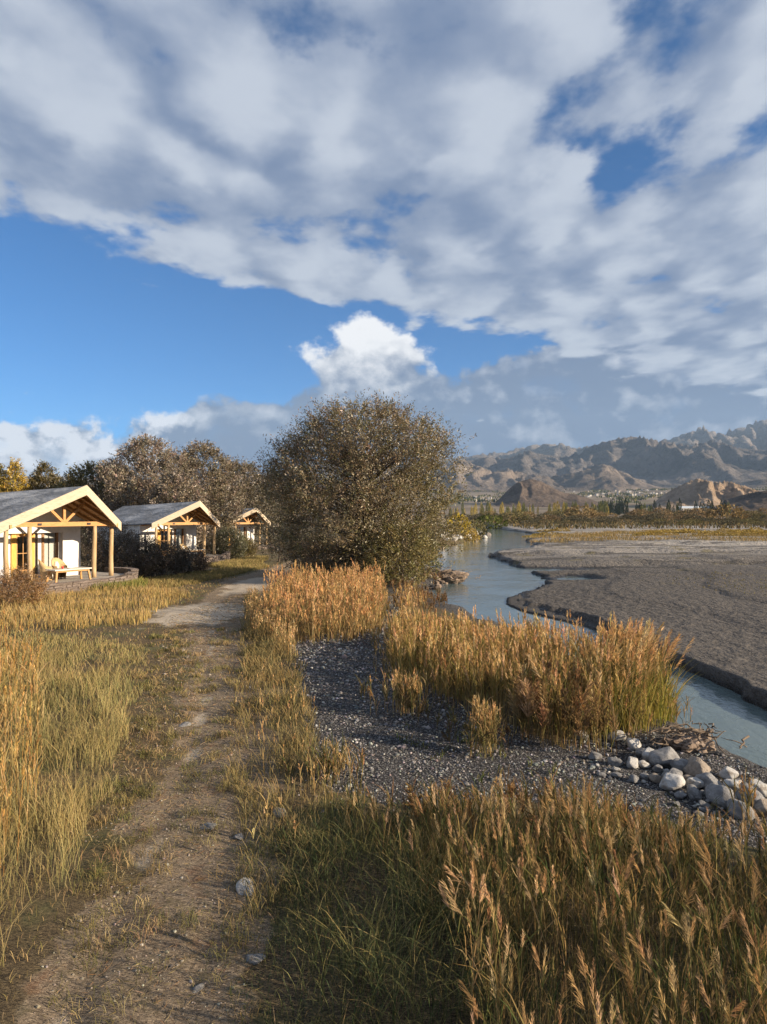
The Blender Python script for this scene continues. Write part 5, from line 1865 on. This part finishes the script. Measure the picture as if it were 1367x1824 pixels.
# bushes between the cabins
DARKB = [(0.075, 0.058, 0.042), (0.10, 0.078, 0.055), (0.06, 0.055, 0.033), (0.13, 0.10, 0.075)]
GB = 'bushes between the cabins'
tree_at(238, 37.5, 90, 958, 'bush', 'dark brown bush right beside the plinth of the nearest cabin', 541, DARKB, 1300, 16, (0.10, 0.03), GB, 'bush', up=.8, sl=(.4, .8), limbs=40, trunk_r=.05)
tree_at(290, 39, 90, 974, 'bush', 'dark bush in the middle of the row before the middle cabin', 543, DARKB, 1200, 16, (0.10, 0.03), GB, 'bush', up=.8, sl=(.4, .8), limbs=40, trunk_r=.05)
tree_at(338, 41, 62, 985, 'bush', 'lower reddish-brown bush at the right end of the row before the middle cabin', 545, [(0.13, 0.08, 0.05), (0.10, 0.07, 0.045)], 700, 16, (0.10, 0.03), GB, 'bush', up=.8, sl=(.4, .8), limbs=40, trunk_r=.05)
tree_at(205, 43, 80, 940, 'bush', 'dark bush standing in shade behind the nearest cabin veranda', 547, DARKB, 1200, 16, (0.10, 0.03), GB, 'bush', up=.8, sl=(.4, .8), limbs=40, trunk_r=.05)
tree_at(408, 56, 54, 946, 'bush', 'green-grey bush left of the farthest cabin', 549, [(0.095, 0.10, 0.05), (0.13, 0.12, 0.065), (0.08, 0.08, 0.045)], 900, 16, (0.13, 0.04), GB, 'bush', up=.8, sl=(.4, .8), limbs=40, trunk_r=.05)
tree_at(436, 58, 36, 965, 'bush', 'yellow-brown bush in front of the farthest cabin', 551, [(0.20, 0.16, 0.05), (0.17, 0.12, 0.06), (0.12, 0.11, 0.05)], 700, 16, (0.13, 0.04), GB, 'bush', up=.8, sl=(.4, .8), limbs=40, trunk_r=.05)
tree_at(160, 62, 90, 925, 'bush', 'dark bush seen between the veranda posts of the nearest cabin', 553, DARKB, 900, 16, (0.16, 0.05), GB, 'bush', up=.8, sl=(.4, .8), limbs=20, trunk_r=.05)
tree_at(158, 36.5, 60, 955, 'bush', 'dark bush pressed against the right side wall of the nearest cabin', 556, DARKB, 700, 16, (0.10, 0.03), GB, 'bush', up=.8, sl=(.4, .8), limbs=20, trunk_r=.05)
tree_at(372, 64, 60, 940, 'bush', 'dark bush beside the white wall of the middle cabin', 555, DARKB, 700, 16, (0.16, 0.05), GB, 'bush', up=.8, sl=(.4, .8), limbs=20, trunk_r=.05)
tree_at(14, 25.5, 110, 1024, 'bush', 'dry red-brown bush at the left edge before the nearest plinth', 557, [(0.27, 0.15, 0.06), (0.20, 0.115, 0.05), (0.34, 0.21, 0.09)], 900, 18, (0.10, 0.018), GB, 'bush', up=.5, sl=(.3, .7), limbs=60, trunk_r=.03)

# ------------------------------------------------------------------ across the river: scrub, poplars, town
M['scrub'] = mat_leaf('scrub_foliage', 0.2, 0.2, 0.3)


def blob_mesh(name, seed, n, table, size, up=0.5):
    P, out, a, r = crown_points(table, n, seed, 0.25, 0.25)
    D = out * 0.8 + np.column_stack([r.normal(0, .5, (n, 2)), up + r.normal(0, .4, n)])
    D /= np.linalg.norm(D, axis=1)[:, None]
    D *= (size * r.uniform(.6, 1.4, n))[:, None]
    c = np.ones((n, 3)) * (1 + r.normal(0, .22, (n, 1))).clip(.5, 1.6)
    V, Q, T, C = slivers(P, D, size * 0.6 * r.uniform(.6, 1.3, n), c)
    return V, Q, C


def tinted(name, seed, n, table, size, col, up=0.5):
    V, Q, C = blob_mesh(name, seed, n, table, size, up)
    return mesh_np(name, V, [Q], [M['scrub']], C * np.array(col))


# unit bushes (about 1 high) and unit poplars
BT = [(0, .75, 0), (.25, 1.0, 0), (.5, .95, 0), (.75, .7, 0), (.95, .25, 0)]
PT = [(0.04, .5, 0), (.2, 1, 0), (.5, .95, 0), (.8, .55, 0), (.97, .1, 0)]
tone_b = dict(orange=(0.235, 0.172, 0.085), brown=(0.22, 0.162, 0.095), olive=(0.155, 0.138, 0.068), grey=(0.105, 0.098, 0.068), gold=(0.36, 0.26, 0.075), yellow=(0.40, 0.30, 0.045), green=(0.10, 0.115, 0.035))
BM = {k: [tinted('scrub_bush', 600 + 10 * i + j, 520, BT, 0.17, v) for j in range(2)] for i, (k, v) in enumerate(tone_b.items())}
tone_p = dict(green=(0.14, 0.15, 0.06), yellow=(0.36, 0.29, 0.09), dark=(0.032, 0.042, 0.026))
PM = {k: [tinted('poplar', 700 + 10 * i + j, 300, PT, 0.22, v, 1.2) for j in range(2)] for i, (k, v) in enumerate(tone_p.items())}


def put(name, me, x, y, sx, sz, label, cat, group, sink=0.02):
    o = link(name, me, None, (x, y, float(ground_h(x, y)) - sink * sz), random.uniform(0, 6.28))
    o.scale = (sx, sx, sz)
    return tag(o, label, cat, group)


LB = {'orange': 'rounded rusty-orange scrub bush', 'brown': 'brown bare-looking scrub bush', 'olive': 'olive scrub bush', 'grey': 'low grey-green thorn scrub'}
rb = random.Random(21)


def where(px):
    return 'near the river bend' if px < 900 else 'below the dark hill' if px < 1010 else 'below the town slope' if px < 1160 else 'below the tan hill' if px < 1290 else 'at the right edge'



def on_az(px, d):
    return (px - 683.5) / FPX * d, d


# back row of rounded bushes (dense), middle rows lower and greyer
rows = []
for i in range(58):
    rows.append((rb.uniform(815, 1480), rb.uniform(430, 640), rb.choice(['orange', 'brown', 'olive', 'olive', 'brown']), rb.uniform(4.0, 8.5), rb.uniform(4.0, 7.2)))
for i in range(64):
    rows.append((rb.uniform(800, 1500), rb.uniform(270, 430), rb.choice(['olive', 'grey', 'brown', 'grey', 'grey']), rb.uniform(2.6, 5.6), rb.uniform(1.8, 3.8)))
for i in range(60):
    rows.append((rb.uniform(930, 1520), rb.uniform(190, 280), rb.choice(['grey', 'grey', 'olive']), rb.uniform(1.8, 3.8), rb.uniform(1.0, 2.0)))
for px, d, k, w, h in rows:
    x, y = on_az(px, d)
    if d < 300 and (x < right_shore(y) + 4):
        continue
    row = 'back row' if d > 430 else 'middle rows' if d > 280 else 'front rows'
    put('scrub_bush', rb.choice(BM[k]), x, y, w, h, LB[k] + ', ' + row + ' ' + where(px), 'bush', 'scrub bushes across the river, %s, %s %s' % (k, row, where(px)))
for px, d, k, w, h, lab in ((1293, 300, 'orange', 8.0, 7.6, 'largest rounded rusty bush at the right of the far plain'), (1250, 330, 'brown', 6.5, 6.2, 'wide brown bush left of the largest rusty one'),
                            (1035, 420, 'orange', 10.5, 8.4, 'broad orange-brown bush below the gap of the dark hill'), (1140, 380, 'brown', 7.0, 6.0, 'brown bush between the poplars and the river plain'),
                            (817, 112, 'yellow', 2.0, 3.3, 'bright yellow bush above the pale rocks beside the willow'), (842, 118, 'olive', 2.6, 3.0, 'olive bush right of the bright yellow bush on the far bank'),
                            (838, 108, 'gold', 1.4, 2.2, 'small golden bush among the pale bank rocks'), (872, 200, 'green', 5.0, 4.6, 'green bush at the bend of the river'), (915, 240, 'olive', 6.0, 4.2, 'round olive bush behind the river bend')):
    x, y = on_az(px, d)
    put('scrub_bush', BM[k][0], x, y, w, h, lab, 'bush', None)
for i in range(30):
    px = rb.uniform(1010, 1500) if i < 24 else rb.uniform(930, 1010)
    x, y = on_az(px, rb.uniform(118, 150))
    put('grass_mound', BM['gold'][i % 2], x, y, rb.uniform(1.4, 3.4), rb.uniform(0.7, 1.3), 'low golden grass mound at the edge of the gravel bar ' + where(px), 'grass mound', 'golden mounds on the bar ' + where(px), 0.3)
# golden and grey low growth along the far bars
for nm, poly, dens, hh, cl in (
    ('golden_bar_grass', [(1010, 962), (1080, 957), (1200, 957), (1400, 960), (1700, 960), (1700, 944), (1400, 944), (1180, 942), (1020, 946), (930, 950), (935, 956)], 8, (0.25, 0.8), [(0.32, 0.225, 0.09), (0.25, 0.18, 0.075), (0.38, 0.275, 0.12), (0.19, 0.155, 0.065)]),
    ('bar_grass', [(1180, 1010), (1260, 1004), (1420, 1008), (1650, 1020), (1650, 1055), (1420, 1050), (1300, 1035), (1200, 1022)], 9, (0.05, 0.16), [(0.30, 0.24, 0.10), (0.22, 0.19, 0.075), (0.14, 0.13, 0.05)]),
    ('bank_grass', [(800, 990), (818, 958), (850, 948), (868, 952), (835, 966)], 8, (0.3, 0.9), [(0.38, 0.27, 0.07), (0.26, 0.21, 0.06)])):
    p = scatter(poly, dens, clump=1.9, cs=0.09 if nm[0] == 'g' else 0.5, seed=81, thin_far=False)
    n = len(p)
    w = 0.05 if nm[0] == 'g' else 0.05
    parts = [blades(p, rng.uniform(*hh, n), w * (hh[1] / 1.5 + .5), 0.9, pick(n, cl), pick(n, cl))]
    stuff_mesh(nm, parts, M['grass'])
p = scatter([(800, 940), (1600, 940), (1600, 926), (800, 926)], 0.8, clump=1.2, cs=0.03, seed=83, thin_far=False)
n = len(p)
keep = p[:, 0] > right_shore(p[:, 1]) + 3
p = p[keep]
n = len(p)
stuff_mesh('scrub_cover', [blades(p, rng.uniform(0.5, 1.4, n), 0.28, 0.8, pick(n, [(0.11, 0.10, 0.06), (0.15, 0.115, 0.065), (0.085, 0.08, 0.05), (0.22, 0.165, 0.08)]))], M['grass'])

# poplar row
for i in range(118):
    px = rb.uniform(795, 1085) if i < 80 else rb.uniform(1080, 1300)
    d = rb.uniform(760, 1050)
    k = rb.choice(['green', 'yellow', 'yellow', 'green']) if px < 1085 else rb.choice(['dark', 'dark', 'green'])
    h = rb.uniform(10, 19) * (1.15 if k == 'dark' else 1)
    x, y = on_az(px, d)
    put('poplar_tree', rb.choice(PM[k]), x, y, h * rb.uniform(.11, .17), h,
        {'green': 'slender green poplar in the row ', 'yellow': 'yellowing slender poplar in the row ', 'dark': 'dark narrow poplar in the row '}[k] + where(px), 'tree', 'poplars beyond the plain, %s %s' % (k, where(px)))
for i in range(26):
    x, y = on_az(rb.uniform(1066, 1112), rb.uniform(1250, 1500))
    put('poplar_tree', rb.choice(PM['dark']), x, y, rb.uniform(2.2, 3.2), rb.uniform(20, 30), 'dark tree in the grove between the dark hill and the town slope', 'tree', 'dark grove below the town')
# town woodland, one mass
a = rng.uniform(math.atan2(60, FPX), math.atan2(760, FPX), 2600)
r = rng.uniform(2300, 5200, 2600)
v = fbm(a * 30, r / 500, 3, 88)
k = (v > 0.06) & ((rng.random(2600) < .55) | (r > 4100))
a, r = a[k], r[k]
x, y = r * np.sin(a), r * np.cos(a)
p = np.column_stack([x, y, ground_h(x, y)])
kk = np.repeat(np.arange(len(p)), 7)
pp = p[kk] + np.column_stack([rng.normal(0, 10, (len(kk), 2)), rng.uniform(0, 5, len(kk))])
stuff_mesh('town_woodland', [slivers(pp, np.column_stack([rng.normal(0, 3, (len(kk), 2)), rng.uniform(6, 14, len(kk))]), 6, pick(len(kk), [(0.075, 0.09, 0.035), (0.055, 0.07, 0.03), (0.15, 0.13, 0.045)]))], M['scrub'])


def mat_plain(name, c, rough=0.85):
    return mat_noise(name, tuple(v * .9 for v in c), tuple(min(.85, v * 1.08) for v in c), .4, rough, 0.2)


M['pane_dark'] = mat_plain('dark_window', (0.03, 0.032, 0.036), 0.3)
HOUSE = []
for i, c in enumerate([(0.56, 0.54, 0.51), (0.42, 0.38, 0.33), (0.30, 0.25, 0.20), (0.48, 0.45, 0.42), (0.34, 0.29, 0.25)]):
    M['h%d' % i] = mat_plain('house_wall_%d' % i, c)
    w, d_, h = [(14, 10, 6.5), (10, 9, 4), (18, 11, 7), (11, 11, 9.5), (22, 10, 4.5)][i]
    b = MB()
    b.box(-w / 2, w / 2, -d_ / 2, d_ / 2, -4, h)
    for s in (-1, 1):           # parapet
        b.box(-w / 2, w / 2, s * d_ / 2 - .25, s * d_ / 2 + .25, h, h + .7)
        b.box(s * w / 2 - .25, s * w / 2 + .25, -d_ / 2 + .26, d_ / 2 - .26, h, h + .7)
    nw = 6 * 5
    k = 0
    for fl in range(max(1, int(h // 3.2))):
        nx = int(w // 3.6)
        for q in range(nx):
            cx = -w / 2 + (q + .5) * w / nx
            b.box(cx - .8, cx + .8, -d_ / 2 - .06, -d_ / 2 + .1, fl * 3.2 + 1, fl * 3.2 + 2.5)
            k += 1
    me = b.mesh('house', [M['h%d' % i], M['pane_dark']])
    mi = np.zeros(len(me.polygons), np.int32)
    mi[-6 * k:] = 1
    me.polygons.foreach_set('material_index', mi)
    HOUSE.append(me)
for i in range(210):
    if i < 70:
        px, d = rb.uniform(800, 930), rb.uniform(2600, 3500)
    elif i < 185:
        px, d = rb.gauss(1120, 62), rb.uniform(3100, 4700)
    else:
        px, d = rb.uniform(1000, 1500), rb.uniform(3000, 4400)
    x, y = on_az(px, d)
    k = rb.choice([0, 0, 0, 1, 1, 2, 3, 3, 4])
    o = link('house', HOUSE[k], None, (x, y, float(ground_h(x, y))), R(rb.choice([0, 15, 25, -20])) + R(rb.uniform(-8, 8)))
    s = rb.uniform(.65, 1.1)
    o.scale = (s, s, s)
    tag(o, ['white two-storey flat-roofed house in the distant town', 'cream low flat-roofed house in the distant town', 'brown flat-roofed house in the distant town', 'pale tall block in the distant town',
            'long low brownish building in the distant town'][k] + (' left of the dark hill' if px < 935 else ', ' + where(px)), 'house', 'houses of the distant town, %s %s' % (['white', 'cream', 'brown', 'pale', 'long'][k], 'left' if px < 935 else where(px)))
# long pale-roofed hall below the tan hill
M['hall_roof'] = mat_plain('pale_blue_roof', (0.50, 0.56, 0.62))
hx, hy = on_az(1243, 1360)
t = thing('hall', 'long pale-roofed hall at the foot of the tan hill behind dark poplars', 'building', (hx, hy, float(ground_h(hx, hy))), R(6))
MB().box(-40, 40, -8, 8, -3, 12).build('wall', M['h0'], t)
V = [(-41, -9, 12.0), (41, -9, 12.0), (41, 9, 12.0), (-41, 9, 12.0), (-41, 0, 15.5), (41, 0, 15.5)]
MB().add(V, [(0, 1, 5, 4), (2, 3, 4, 5), (3, 2, 1, 0)], [(0, 4, 3), (1, 2, 5)]).build('roof', M['hall_roof'], t)
for q in range(14):
    for fl in (3.2, 7.4):
        cx = -36 + q * 5.5
        MB().box(cx - 1.4, cx + 1.4, -8.08, -7.9, fl, fl + 2.4).build('window', M['pane_dark'], t)
